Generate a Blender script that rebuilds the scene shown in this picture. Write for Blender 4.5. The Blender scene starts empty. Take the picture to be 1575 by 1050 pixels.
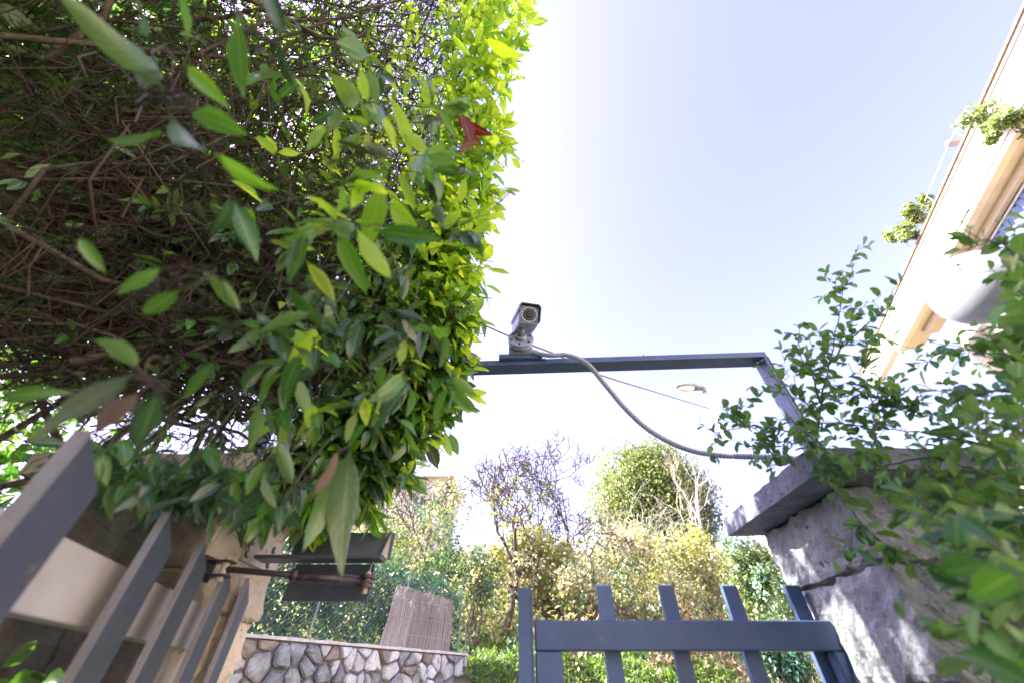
import bpy, math, random
import numpy as np
from mathutils import Vector, noise as mnoise

# ------------------------------------------------------------------ camera, sky, sun, exposure
scene = bpy.context.scene
COL = scene.collection
PITCH = math.radians(42.7)
SP, CP = math.sin(PITCH), math.cos(PITCH)
FPX = 580.0                     # focal length in photo pixels (photo 1575 wide)
EYE = 1.5
cd = bpy.data.cameras.new('camera')
cam = bpy.data.objects.new('camera', cd); COL.objects.link(cam)
cam.location = (0, 0, EYE)
cam.rotation_euler = (math.pi/2 + PITCH, 0, 0)
cd.sensor_width = 36.0
cd.lens = 36.0*FPX/1575.0
cd.clip_start = 0.02; cd.clip_end = 3000
cd.dof.use_dof = True
cd.dof.focus_distance = 2.4
cd.dof.aperture_fstop = 1.7
scene.camera = cam

SUN_EL = math.radians(41)
SUN_TO = Vector((-0.95, 0.10, 0)).normalized()     # horizontal direction towards the sun
world = bpy.data.worlds.new('World'); scene.world = world
world.use_nodes = True
wn = world.node_tree.nodes; wl = world.node_tree.links
for n in list(wn): wn.remove(n)
wo = wn.new('ShaderNodeOutputWorld'); wb = wn.new('ShaderNodeBackground')
sky = wn.new('ShaderNodeTexSky'); sky.sky_type = 'NISHITA'; sky.sun_disc = False
sky.sun_elevation = SUN_EL
sky.sun_rotation = math.atan2(SUN_TO.x, SUN_TO.y)
sky.altitude = 50; sky.air_density = 1.0; sky.dust_density = 2.8; sky.ozone_density = 2.0
wb.inputs['Strength'].default_value = 0.125
tint = wn.new('ShaderNodeMix'); tint.data_type = 'RGBA'; tint.blend_type = 'MULTIPLY'; tint.inputs[0].default_value = 1.0
tint.inputs[7].default_value = (0.85, 0.70, 1.0, 1); tint.clamp_result = False
hs = wn.new('ShaderNodeHueSaturation'); hs.inputs['Saturation'].default_value = 0.80
wl.new(sky.outputs[0], hs.inputs['Color']); wl.new(hs.outputs[0], tint.inputs[6]); wl.new(tint.outputs[2], wb.inputs[0]); wl.new(wb.outputs[0], wo.inputs[0])
sl = bpy.data.lights.new('sun', 'SUN'); sl.energy = 4.8; sl.angle = math.radians(0.55); sl.color = (1.0, 0.93, 0.80)
so = bpy.data.objects.new('sun', sl); COL.objects.link(so)
sd = Vector((SUN_TO.x*math.cos(SUN_EL), SUN_TO.y*math.cos(SUN_EL), math.sin(SUN_EL)))
so.rotation_euler = sd.to_track_quat('Z', 'Y').to_euler()
so.location = (-10, -5, 20)
scene.view_settings.view_transform = 'Standard'
scene.view_settings.look = 'None'
scene.view_settings.exposure = 2.75
scene.view_settings.gamma = 1.0
scene.render.engine = 'CYCLES'
scene.cycles.max_bounces = 8
scene.cycles.transparent_max_bounces = 8

R = np.random.default_rng(7)
rnd = random.Random(11)

# ------------------------------------------------------------------ surveying helpers (photo reading -> place in metres)
def ray(u, v):
    a = (u-787.5)/FPX; b = (525.0-v)/FPX
    return np.array([a, CP-b*SP, SP+b*CP])
EV = np.array([0, 0, EYE])
def P(u, v, d): return EV + ray(u, v)*d
def PY(u, v, y): r = ray(u, v); return EV + r*(y/r[1])
def PX(u, v, x): r = ray(u, v); return EV + r*(x/r[0])
def PZ(u, v, z): r = ray(u, v); return EV + r*((z-EYE)/r[2])

# ------------------------------------------------------------------ materials
def mat(name, cols, rough=0.7, scale=5.0, bump=0.0, bscale=None, metallic=0.0, stretch=(1,1,1),
        spec=0.5, detail=6, contrast=(0.35, 0.65), spots=None, coat=0):
    m = bpy.data.materials.new(name); m.use_nodes = True
    nt = m.node_tree; N = nt.nodes; L = nt.links
    p = N['Principled BSDF']
    p.inputs['Roughness'].default_value = rough
    p.inputs['Metallic'].default_value = metallic
    p.inputs['Specular IOR Level'].default_value = spec
    p.inputs['Coat Weight'].default_value = coat
    tc = N.new('ShaderNodeTexCoord'); mp = N.new('ShaderNodeMapping')
    mp.inputs['Scale'].default_value = stretch
    L.new(tc.outputs['Object'], mp.inputs['Vector'])
    if len(cols) == 1: cols = [cols[0], cols[0]]
    nz = N.new('ShaderNodeTexNoise'); nz.inputs['Scale'].default_value = scale
    nz.inputs['Detail'].default_value = detail; nz.inputs['Roughness'].default_value = 0.6
    L.new(mp.outputs[0], nz.inputs['Vector'])
    cr = N.new('ShaderNodeValToRGB'); e = cr.color_ramp.elements
    e[0].position = contrast[0]; e[1].position = contrast[1]
    e[0].color = (*cols[0], 1); e[1].color = (*cols[-1], 1)
    for i, c in enumerate(cols[1:-1]):
        k = e.new(contrast[0] + (contrast[1]-contrast[0])*(i+1)/(len(cols)-1)); k.color = (*c, 1)
    L.new(nz.outputs['Fac'], cr.inputs['Fac'])
    oi = N.new('ShaderNodeObjectInfo')
    hv = N.new('ShaderNodeHueSaturation')
    mr = N.new('ShaderNodeMapRange'); mr.inputs['To Min'].default_value = 0.8; mr.inputs['To Max'].default_value = 1.2
    L.new(oi.outputs['Random'], mr.inputs['Value']); L.new(mr.outputs[0], hv.inputs['Value'])
    L.new(cr.outputs[0], hv.inputs['Color'])
    out = hv.outputs[0]
    if spots:
        n2 = N.new('ShaderNodeTexNoise'); n2.inputs['Scale'].default_value = spots[1]; n2.inputs['Detail'].default_value = 5
        L.new(mp.outputs[0], n2.inputs['Vector'])
        c2 = N.new('ShaderNodeValToRGB'); c2.color_ramp.elements[0].position = spots[2]; c2.color_ramp.elements[1].position = spots[2]+0.07
        L.new(n2.outputs['Fac'], c2.inputs['Fac'])
        mx = N.new('ShaderNodeMix'); mx.data_type = 'RGBA'
        L.new(c2.outputs[0], mx.inputs[0]); L.new(out, mx.inputs[6]); mx.inputs[7].default_value = (*spots[0], 1)
        out = mx.outputs[2]
    L.new(out, p.inputs['Base Color'])
    if bump:
        nb = N.new('ShaderNodeTexNoise'); nb.inputs['Scale'].default_value = bscale or scale*4
        nb.inputs['Detail'].default_value = 8; nb.inputs['Roughness'].default_value = 0.65
        L.new(mp.outputs[0], nb.inputs['Vector'])
        bp = N.new('ShaderNodeBump'); bp.inputs['Strength'].default_value = bump; bp.inputs['Distance'].default_value = 0.015
        L.new(nb.outputs['Fac'], bp.inputs['Height']); L.new(bp.outputs[0], p.inputs['Normal'])
    return m

def leaf_mat(name, cols, rough=0.42, trans=0.4, tcol=(1.6, 1.7, 0.5), vein=True, clump=1.5, spec=0.5):
    """cols: dark .. light per-leaf range; light shining through tinted by tcol"""
    m = bpy.data.materials.new(name); m.use_nodes = True
    nt = m.node_tree; N = nt.nodes; L = nt.links
    p = N['Principled BSDF']; p.inputs['Roughness'].default_value = rough
    p.inputs['Specular IOR Level'].default_value = spec
    ge = N.new('ShaderNodeNewGeometry'); oi = N.new('ShaderNodeObjectInfo')
    ad = N.new('ShaderNodeMath'); ad.operation = 'ADD'
    L.new(ge.outputs['Random Per Island'], ad.inputs[0]); L.new(oi.outputs['Random'], ad.inputs[1])
    fr = N.new('ShaderNodeMath'); fr.operation = 'FRACT'; L.new(ad.outputs[0], fr.inputs[0])
    cr = N.new('ShaderNodeValToRGB'); e = cr.color_ramp.elements
    e[0].position = 0.0; e[0].color = (*cols[0], 1); e[1].position = 1.0; e[1].color = (*cols[-1], 1)
    for i, c in enumerate(cols[1:-1]):
        k = e.new((i+1)/(len(cols)-1)); k.color = (*c, 1)
    L.new(fr.outputs[0], cr.inputs['Fac'])
    col = cr.outputs[0]
    tc = N.new('ShaderNodeTexCoord')
    nz = N.new('ShaderNodeTexNoise'); nz.inputs['Scale'].default_value = 60; nz.inputs['Detail'].default_value = 3
    L.new(tc.outputs['Object'], nz.inputs['Vector'])
    mr = N.new('ShaderNodeMapRange'); mr.inputs['To Min'].default_value = 0.7; mr.inputs['To Max'].default_value = 1.3
    L.new(nz.outputs['Fac'], mr.inputs['Value'])
    hv = N.new('ShaderNodeHueSaturation'); L.new(mr.outputs[0], hv.inputs['Value']); L.new(col, hv.inputs['Color'])
    col = hv.outputs[0]
    if vein:
        uv = N.new('ShaderNodeUVMap'); sx = N.new('ShaderNodeSeparateXYZ'); L.new(uv.outputs[0], sx.inputs[0])
        s1 = N.new('ShaderNodeMath'); s1.operation = 'SUBTRACT'; L.new(sx.outputs[0], s1.inputs[0]); s1.inputs[1].default_value = 0.5
        s2 = N.new('ShaderNodeMath'); s2.operation = 'ABSOLUTE'; L.new(s1.outputs[0], s2.inputs[0])
        # midrib
        s3 = N.new('ShaderNodeMapRange'); L.new(s2.outputs[0], s3.inputs['Value'])
        s3.inputs['From Min'].default_value = 0.02; s3.inputs['From Max'].default_value = 0.07
        s3.inputs['To Min'].default_value = 0.42; s3.inputs['To Max'].default_value = 0.0
        # side veins: stripes running from the midrib towards the tip
        m1 = N.new('ShaderNodeMath'); m1.operation = 'MULTIPLY_ADD'; L.new(s2.outputs[0], m1.inputs[0]); m1.inputs[1].default_value = -0.45; L.new(sx.outputs[1], m1.inputs[2])
        m2 = N.new('ShaderNodeMath'); m2.operation = 'MULTIPLY'; L.new(m1.outputs[0], m2.inputs[0]); m2.inputs[1].default_value = 62
        m3 = N.new('ShaderNodeMath'); m3.operation = 'SINE'; L.new(m2.outputs[0], m3.inputs[0])
        m4 = N.new('ShaderNodeMapRange'); L.new(m3.outputs[0], m4.inputs['Value'])
        m4.inputs['From Min'].default_value = 0.75; m4.inputs['From Max'].default_value = 1.0; m4.inputs['To Max'].default_value = 0.17
        mxm = N.new('ShaderNodeMath'); mxm.operation = 'MAXIMUM'; L.new(s3.outputs[0], mxm.inputs[0]); L.new(m4.outputs[0], mxm.inputs[1])
        mx = N.new('ShaderNodeMix'); mx.data_type = 'RGBA'; L.new(mxm.outputs[0], mx.inputs[0])
        L.new(col, mx.inputs[6]); mx.inputs[7].default_value = (0.30, 0.42, 0.12, 1)
        col = mx.outputs[2]
        bp = N.new('ShaderNodeBump'); bp.inputs['Strength'].default_value = 0.15; bp.inputs['Distance'].default_value = 0.001
        L.new(m3.outputs[0], bp.inputs['Height']); L.new(bp.outputs[0], p.inputs['Normal'])
    nb = N.new('ShaderNodeTexNoise'); nb.inputs['Scale'].default_value = 9 if vein else 3; nb.inputs['Detail'].default_value = 5; nb.inputs['Roughness'].default_value = 0.7
    vadd = N.new('ShaderNodeVectorMath'); vadd.operation = 'ADD'
    L.new(tc.outputs['Object'], vadd.inputs[0]); cxyz = N.new('ShaderNodeCombineXYZ'); sc_ = N.new('ShaderNodeMath'); sc_.operation = 'MULTIPLY'; sc_.inputs[1].default_value = 37.0
    L.new(fr.outputs[0], sc_.inputs[0]); L.new(sc_.outputs[0], cxyz.inputs[0]); L.new(cxyz.outputs[0], vadd.inputs[1]); L.new(vadd.outputs[0], nb.inputs['Vector'])
    cb = N.new('ShaderNodeValToRGB'); cb.color_ramp.elements[0].position = 0.64; cb.color_ramp.elements[1].position = 0.70
    L.new(nb.outputs['Fac'], cb.inputs['Fac'])
    mb_ = N.new('ShaderNodeMix'); mb_.data_type = 'RGBA'; L.new(cb.outputs[0], mb_.inputs[0]); L.new(col, mb_.inputs[6]); mb_.inputs[7].default_value = (0.16, 0.13, 0.045, 1)
    col = mb_.outputs[2]
    # paler underside
    bf = N.new('ShaderNodeMix'); bf.data_type = 'RGBA'
    ml = N.new('ShaderNodeMath'); ml.operation = 'MULTIPLY'; L.new(ge.outputs['Backfacing'], ml.inputs[0]); ml.inputs[1].default_value = 0.45
    L.new(ml.outputs[0], bf.inputs[0]); L.new(col, bf.inputs[6])
    pal = tuple(min(1, 0.5*(cols[-1][k]) + 0.10) for k in range(3)); bf.inputs[7].default_value = (*pal, 1)
    col = bf.outputs[2]
    L.new(col, p.inputs['Base Color'])
    tr = N.new('ShaderNodeBsdfTranslucent')
    vm = N.new('ShaderNodeMix'); vm.data_type = 'RGBA'; vm.blend_type = 'MULTIPLY'; vm.inputs[0].default_value = 1.0
    L.new(col, vm.inputs[6]); vm.inputs[7].default_value = (*[c for c in tcol], 1); vm.clamp_result = False
    L.new(vm.outputs[2], tr.inputs['Color'])
    ms = N.new('ShaderNodeMixShader'); ms.inputs[0].default_value = trans
    L.new(p.outputs[0], ms.inputs[1]); L.new(tr.outputs[0], ms.inputs[2])
    L.new(ms.outputs[0], N['Material Output'].inputs['Surface'])
    return m

M = {}
M['steel'] = mat('blue_grey_painted_steel', [(0.038,0.074,0.150),(0.056,0.100,0.195)], rough=0.42, scale=9, bump=0.12, bscale=260, spots=((0.11,0.11,0.13), 34, 0.665))
M['steel_slate'] = mat('slate_painted_steel', [(0.040,0.050,0.080),(0.062,0.074,0.108)], rough=0.45, scale=9, bump=0.12, bscale=260, spots=((0.12,0.10,0.09), 38, 0.67))
M['steel_pale'] = mat('pale_grey_steel', [(0.42,0.41,0.43),(0.55,0.53,0.54)], rough=0.5, scale=5, bump=0.05, bscale=90)  # paler grey than the other gate steel
M['steel_lit_edge'] = mat('lit_bar_edge', [(0.15,0.15,0.17),(0.23,0.23,0.25)], rough=0.5, scale=8, bump=0.05)
M['dark_metal'] = mat('dark_grey_metal', [(0.055,0.070,0.095),(0.090,0.105,0.135)], rough=0.45, scale=14, bump=0.15, bscale=200, spots=((0.16,0.15,0.14), 45, 0.66))
M['arm'] = mat('greasy_brown_black_metal', [(0.022,0.020,0.026),(0.045,0.036,0.045)], rough=0.35, scale=22, bump=0.2, bscale=120, spots=((0.10,0.065,0.05), 30, 0.66))
M['galv'] = mat('dusty_galvanised_plate', [(0.30,0.27,0.23),(0.42,0.38,0.33)], rough=0.55, scale=18, bump=0.12, bscale=120, spots=((0.20,0.13,0.08), 25, 0.64))
M['slate'] = mat('grey_slate_slab', [(0.095,0.115,0.155),(0.17,0.195,0.245)], rough=0.75, scale=14, bump=0.5, bscale=60, spots=((0.045,0.05,0.055), 32, 0.62))
M['stone_grey'] = mat('grey_split_stone', [(0.12,0.135,0.16),(0.22,0.24,0.27),(0.34,0.35,0.37)], rough=0.85, scale=13, bump=0.9, bscale=75, contrast=(0.25,0.75), spots=((0.06,0.065,0.075), 34, 0.64))
M['stone_warm'] = mat('warm_split_stone', [(0.42,0.35,0.25),(0.60,0.52,0.40),(0.68,0.61,0.50)], rough=0.85, scale=9, bump=1.0, bscale=34, stretch=(1,1,1.6), contrast=(0.25,0.75), spots=((0.13,0.095,0.055), 22, 0.66))
M['cap_warm'] = mat('pale_brown_stone_cap', [(0.26,0.22,0.18),(0.40,0.35,0.29)], rough=0.8, scale=12, bump=0.5, bscale=50, spots=((0.10,0.09,0.07), 20, 0.62))
M['mortar'] = mat('dark_mortar', [(0.09,0.085,0.08),(0.15,0.14,0.13)], rough=0.95, scale=20, bump=0.6, bscale=80)
M['wall_mortar'] = mat('pale_wall_mortar', [(0.13,0.12,0.11),(0.22,0.21,0.20)], rough=0.95, scale=14, bump=0.8, bscale=60)
M['field_a'] = mat('white_field_stone', [(0.44,0.45,0.49),(0.62,0.63,0.66)], rough=0.85, scale=9, bump=0.7, bscale=30, spots=((0.25,0.22,0.2), 8, 0.62))
M['field_b'] = mat('grey_field_stone', [(0.16,0.17,0.20),(0.34,0.35,0.38)], rough=0.85, scale=10, bump=0.7, bscale=30, spots=((0.40,0.40,0.40), 9, 0.64))
M['field_c'] = mat('brown_field_stone', [(0.20,0.165,0.14),(0.34,0.29,0.26)], rough=0.85, scale=10, bump=0.7, bscale=30, stretch=(1,1,3))
M['coping'] = mat('pale_cement_coping', [(0.42,0.41,0.42),(0.58,0.57,0.57)], rough=0.85, scale=8, bump=0.3)
M['cctv'] = mat('off_white_camera_shell', [(0.24,0.32,0.45),(0.34,0.43,0.56)], rough=0.38, scale=12, bump=0.05, spots=((0.24,0.22,0.18), 30, 0.68))
M['cctv_dirty'] = mat('stained_camera_shell', [(0.15,0.17,0.20),(0.27,0.32,0.41)], rough=0.5, scale=16, bump=0.08, spots=((0.20,0.15,0.10), 40, 0.60))
M['shield'] = mat('grey_blue_sunshield', [(0.10,0.14,0.20),(0.15,0.19,0.25)], rough=0.45, scale=10)
M['lens'] = mat('black_lens_glass', [(0.006,0.006,0.010)], rough=0.3, spec=0.25)
M['face'] = mat('speckled_lens_window', [(0.05,0.06,0.075),(0.17,0.19,0.21)], rough=0.22, scale=160, spec=0.25)
M['led'] = mat('clear_infrared_led', [(0.45,0.48,0.52)], rough=0.15, spec=0.8)
M['conduit'] = mat('grey_corrugated_conduit', [(0.20,0.22,0.255),(0.27,0.29,0.325)], rough=0.5, scale=9)
M['rope'] = mat('weathered_cable', [(0.10,0.075,0.05),(0.16,0.12,0.09)], rough=0.8, scale=80)
M['wire'] = mat('grey_cable', [(0.35,0.34,0.36)], rough=0.6)
M['bark'] = mat('brown_hedge_bark', [(0.045,0.034,0.028),(0.12,0.092,0.072)], rough=0.8, scale=30, bump=0.4, bscale=120)
M['twig'] = mat('brown_twig', [(0.035,0.022,0.018),(0.05,0.033,0.025),(0.17,0.11,0.08)], rough=0.75, scale=5, contrast=(.35,.75))
M['green_twig'] = mat('green_young_twig', [(0.05,0.07,0.035),(0.11,0.12,0.05)], rough=0.6, scale=12)
M['grey_bark'] = mat('grey_tree_bark', [(0.05,0.042,0.038),(0.12,0.10,0.088)], rough=0.85, scale=12, bump=0.5)
M['pale_twig'] = mat('bleached_dry_twigs', [(0.36,0.31,0.24),(0.55,0.49,0.41)], rough=0.9, scale=6)
M['white'] = mat('white_render', [(0.74,0.71,0.66),(0.80,0.77,0.72)], rough=0.85, scale=3, bump=0.1)
M['cream'] = mat('cream_render', [(0.56,0.46,0.34),(0.62,0.52,0.40)], rough=0.85, scale=3, bump=0.1)
M['pale_wall'] = mat('pale_plaster', [(0.46,0.40,0.33),(0.52,0.46,0.38)], rough=0.85, scale=3, bump=0.1)
M['far_cream'] = mat('pale_house_render', [(0.66,0.56,0.40),(0.74,0.65,0.50)], rough=0.9, scale=2)
M['roof'] = mat('faded_roof_tile', [(0.45,0.28,0.20),(0.55,0.38,0.28)], rough=0.9, scale=5)
M['shutter'] = mat('dark_grey_shutter', [(0.045,0.045,0.06),(0.08,0.08,0.10)], rough=0.5, scale=12)
M['green_shutter'] = mat('green_window_shutter', [(0.10,0.30,0.26),(0.16,0.38,0.32)], rough=0.6, scale=4)
M['curtain'] = mat('blue_striped_awning_cloth', [(0.12,0.18,0.34),(0.2,0.27,0.45)], rough=0.8, scale=8)
M['brown_trim'] = mat('brown_metal_flashing', [(0.14,0.085,0.05),(0.22,0.14,0.09)], rough=0.5, scale=6)
M['rail_white'] = mat('white_railing', [(0.52,0.49,0.50)], rough=0.4)
M['fence_post'] = mat('pale_green_post', [(0.16,0.25,0.22),(0.24,0.33,0.30)], rough=0.5, scale=8)
M['fence_dark'] = mat('green_post', [(0.04,0.15,0.12),(0.07,0.20,0.16)], rough=0.5, scale=8)
M['mesh_wire'] = mat('galvanised_mesh_wire', [(0.10,0.13,0.14),(0.17,0.20,0.21)], rough=0.5, scale=8)
M['reed'] = mat('grey_dry_reed', [(0.26,0.23,0.23),(0.44,0.40,0.39)], rough=0.9, scale=9, stretch=(14,14,0.6), contrast=(0.3,0.7))
M['lamp_head'] = mat('pale_lamp_housing', [(0.20,0.20,0.19),(0.27,0.26,0.25)], rough=0.4, scale=4)
M['lamp_under'] = mat('grey_lamp_underside', [(0.22,0.21,0.19)], rough=0.4)
M['asphalt'] = mat('asphalt', [(0.045,0.045,0.047),(0.06,0.06,0.062)], rough=0.9, scale=3, bump=0.4, bscale=90)
M['paving'] = mat('grey_paving', [(0.16,0.15,0.14),(0.24,0.22,0.20)], rough=0.9, scale=6, bump=0.4)
M['shade_stone'] = mat('shade_darkened_stone', [(0.07,0.058,0.050),(0.17,0.145,0.12)], rough=0.95, scale=14, bump=1.0, bscale=40)  # dark tone stands for the shade on the left pillar's front
M['earth'] = mat('dry_grassy_earth', [(0.05,0.065,0.025),(0.12,0.12,0.05),(0.17,0.13,0.08)], rough=1.0, scale=1.6, bump=0.8, bscale=14)
# frosted globe
gm = bpy.data.materials.new('opal_globe'); gm.use_nodes = True
gp = gm.node_tree.nodes['Principled BSDF']; gp.inputs['Base Color'].default_value = (0.30,0.32,0.36,1); gp.inputs['Roughness'].default_value = 0.18
gp.inputs['Subsurface Weight'].default_value = 0.5; gp.inputs['Subsurface Radius'].default_value = (0.1,0.1,0.1)
M['globe'] = gm
gl = bpy.data.materials.new('clear_lamp_glass'); gl.use_nodes = True
g2 = gl.node_tree.nodes['Principled BSDF']; g2.inputs['Base Color'].default_value = (0.75,0.77,0.78,1); g2.inputs['Roughness'].default_value = 0.1
M['lampglass'] = gl

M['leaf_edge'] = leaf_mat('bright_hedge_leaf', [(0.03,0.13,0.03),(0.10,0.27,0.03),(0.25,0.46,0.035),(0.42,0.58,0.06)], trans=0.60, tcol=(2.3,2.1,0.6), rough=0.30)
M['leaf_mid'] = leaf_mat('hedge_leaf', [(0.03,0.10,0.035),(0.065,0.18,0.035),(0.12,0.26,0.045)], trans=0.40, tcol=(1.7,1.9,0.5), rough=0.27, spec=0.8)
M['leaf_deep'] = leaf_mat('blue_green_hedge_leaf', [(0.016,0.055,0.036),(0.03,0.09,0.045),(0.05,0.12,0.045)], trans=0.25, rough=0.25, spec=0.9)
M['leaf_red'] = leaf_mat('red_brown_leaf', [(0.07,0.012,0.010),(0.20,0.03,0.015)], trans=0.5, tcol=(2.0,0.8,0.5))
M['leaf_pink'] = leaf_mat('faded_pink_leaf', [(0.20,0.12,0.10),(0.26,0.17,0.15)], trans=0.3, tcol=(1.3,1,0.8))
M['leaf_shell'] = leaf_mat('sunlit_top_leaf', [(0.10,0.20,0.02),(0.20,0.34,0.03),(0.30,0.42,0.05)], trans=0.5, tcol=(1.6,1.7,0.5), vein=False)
M['leaf_shrub'] = leaf_mat('shrub_leaf', [(0.018,0.075,0.038),(0.045,0.135,0.038),(0.10,0.22,0.045)], trans=0.38, tcol=(1.5,1.8,0.5), rough=0.35)
M['leaf_dark'] = leaf_mat('ivy_leaf', [(0.015,0.06,0.045),(0.03,0.095,0.065),(0.055,0.14,0.08)], trans=0.2, rough=0.3, vein=False)
M['leaf_teal'] = leaf_mat('blue_green_bush_leaf', [(0.03,0.09,0.06),(0.09,0.18,0.10),(0.22,0.32,0.18)], trans=0.25, vein=False)
M['leaf_olive'] = leaf_mat('olive_tree_leaf', [(0.05,0.085,0.03),(0.14,0.19,0.05),(0.30,0.33,0.12)], trans=0.3, vein=False)
M['leaf_yellow'] = leaf_mat('yellowing_leaf', [(0.10,0.15,0.06),(0.25,0.28,0.11),(0.46,0.46,0.24)], trans=0.45, tcol=(1.5,1.4,0.5), vein=False)
M['leaf_pale'] = leaf_mat('pale_dry_leaf', [(0.14,0.15,0.08),(0.36,0.35,0.20),(0.62,0.58,0.43)], trans=0.4, tcol=(1.3,1.2,0.7), vein=False)
M['leaf_grass'] = leaf_mat('bank_grass', [(0.05,0.11,0.025),(0.10,0.19,0.035),(0.17,0.24,0.06)], trans=0.35, vein=False)
M['leaf_rust'] = leaf_mat('rusty_dry_fern', [(0.13,0.085,0.05),(0.25,0.18,0.11),(0.36,0.29,0.20)], trans=0.35, tcol=(1.4,1.1,0.8), vein=False)
M['flower'] = leaf_mat('yellow_flower', [(0.60,0.50,0.03),(0.75,0.65,0.06)], trans=0.3, tcol=(1.1,1.1,0.6), vein=False)
M['soft_conifer'] = leaf_mat('balcony_plant_leaf', [(0.14,0.20,0.08),(0.26,0.32,0.14)], trans=0.3, vein=False)

# ------------------------------------------------------------------ object helpers
def tag(o, label=None, cat=None, group=None, kind=None):
    if label: o['label'] = label
    if cat: o['category'] = cat
    if group: o['group'] = group
    if kind: o['kind'] = kind
    return o
def thing(name, label, cat, loc=(0,0,0), group=None):
    o = bpy.data.objects.new(name, None); COL.objects.link(o); o.location = tuple(loc); o.empty_display_size = 0.1
    return tag(o, label, cat, group)
def link_mesh(name, me, parent=None, kind=None, label=None):
    o = bpy.data.objects.new(name, me); COL.objects.link(o)
    if parent is not None:
        o.parent = parent
        # parents in this scene are unrotated; keep geometry in world coordinates
        o.location = tuple(-x for x in world_loc(parent))
    if kind: o['kind'] = kind
    if label: o['label'] = label
    return o
def world_loc(o):
    x = Vector(o.location)
    while o.parent is not None:
        o = o.parent; x = x + Vector(o.location)
    return x

class MB:
    """collects polygons and makes one mesh object"""
    def __init__(s): s.V = []; s.F = []; s.n = 0; s.uv = None
    def add(s, V, F):
        V = np.asarray(V, float); b = s.n
        s.V.append(V); s.F += [tuple(i+b for i in f) for f in F]; s.n += len(V); return s
    def box(s, c, size, R3=None, bev=0.0):
        hx, hy, hz = [k/2 for k in size]
        if bev <= 0:
            V = np.array([[x, y, z] for z in (-hz, hz) for y in (-hy, hy) for x in (-hx, hx)])
            F = [(0,2,3,1),(4,5,7,6),(0,1,5,4),(2,6,7,3),(0,4,6,2),(1,3,7,5)]
        else:
            b = min(bev, hx*.9, hy*.9, hz*.9); V = []; idx = {}
            for sx in (-1,1):
                for sy in (-1,1):
                    for sz in (-1,1):
                        for ax in range(3):
                            h = [hx-b, hy-b, hz-b]; h[ax] += b
                            idx[(sx,sy,sz,ax)] = len(V); V.append((sx*h[0], sy*h[1], sz*h[2]))
            V = np.array(V); F = []
            I = lambda sx,sy,sz,ax: idx[(sx,sy,sz,ax)]
            for q in (-1,1):
                F.append([I(q,-1,-1,0),I(q,1,-1,0),I(q,1,1,0),I(q,-1,1,0)][::q])
                F.append([I(-1,q,-1,1),I(-1,q,1,1),I(1,q,1,1),I(1,q,-1,1)][::q])
                F.append([I(-1,-1,q,2),I(1,-1,q,2),I(1,1,q,2),I(-1,1,q,2)][::q])
            for p_ in (-1,1):
                for q in (-1,1):
                    F.append([I(p_,q,-1,0),I(p_,q,-1,1),I(p_,q,1,1),I(p_,q,1,0)][::-p_*q])
                    F.append([I(p_,-1,q,0),I(p_,1,q,0),I(p_,1,q,2),I(p_,-1,q,2)][::-p_*q])
                    F.append([I(-1,p_,q,1),I(-1,p_,q,2),I(1,p_,q,2),I(1,p_,q,1)][::-p_*q])
            for sx in (-1,1):
                for sy in (-1,1):
                    for sz in (-1,1):
                        F.append([I(sx,sy,sz,0),I(sx,sy,sz,1),I(sx,sy,sz,2)][::sx*sy*sz])
        if R3 is not None: V = V @ np.asarray(R3).T
        return s.add(V + np.asarray(c), F)
    def prism(s, poly, z0, z1):
        """vertical prism on a plan polygon; z1 may be a list of heights"""
        n = len(poly); z1 = z1 if hasattr(z1, '__len__') else [z1]*n
        V = [(p[0], p[1], z0) for p in poly] + [(p[0], p[1], z1[i]) for i, p in enumerate(poly)]
        F = [tuple(range(n-1, -1, -1)), tuple(range(n, 2*n))] + [(i, (i+1) % n, n+(i+1) % n, n+i) for i in range(n)]
        return s.add(V, F)
    def tube(s, pts, rad, sides=8, caps=True):
        pts = np.asarray(pts, float); n = len(pts)
        rad = np.broadcast_to(np.asarray(rad, float), (n,))
        T = np.gradient(pts, axis=0); T /= np.linalg.norm(T, axis=1)[:, None] + 1e-12
        up = np.array([0, 0, 1.0]) if abs(T[0][2]) < 0.9 else np.array([1.0, 0, 0])
        A = np.cross(T[0], up); A /= np.linalg.norm(A)
        V = []
        for i in range(n):
            A = A - T[i]*np.dot(A, T[i]); A /= np.linalg.norm(A)+1e-12
            B = np.cross(T[i], A)
            for k in range(sides):
                t = 2*math.pi*k/sides
                V.append(pts[i] + rad[i]*(A*math.cos(t) + B*math.sin(t)))
        F = [(i*sides+k, i*sides+(k+1) % sides, (i+1)*sides+(k+1) % sides, (i+1)*sides+k) for i in range(n-1) for k in range(sides)]
        if caps: F += [tuple(range(sides-1, -1, -1)), tuple((n-1)*sides+k for k in range(sides))]
        return s.add(V, F)
    def build(s, name, m, parent=None, smooth=False, kind=None, label=None, bevel=0):
        me = bpy.data.meshes.new(name)
        me.from_pydata(np.concatenate(s.V).tolist(), [], s.F)
        me.materials.append(m)
        if smooth: me.shade_smooth()
        o = link_mesh(name, me, parent, kind, label)
        if bevel:
            b = o.modifiers.new('bevel', 'BEVEL'); b.width = bevel; b.segments = 2; b.limit_method = 'ANGLE'
        return o

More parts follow.
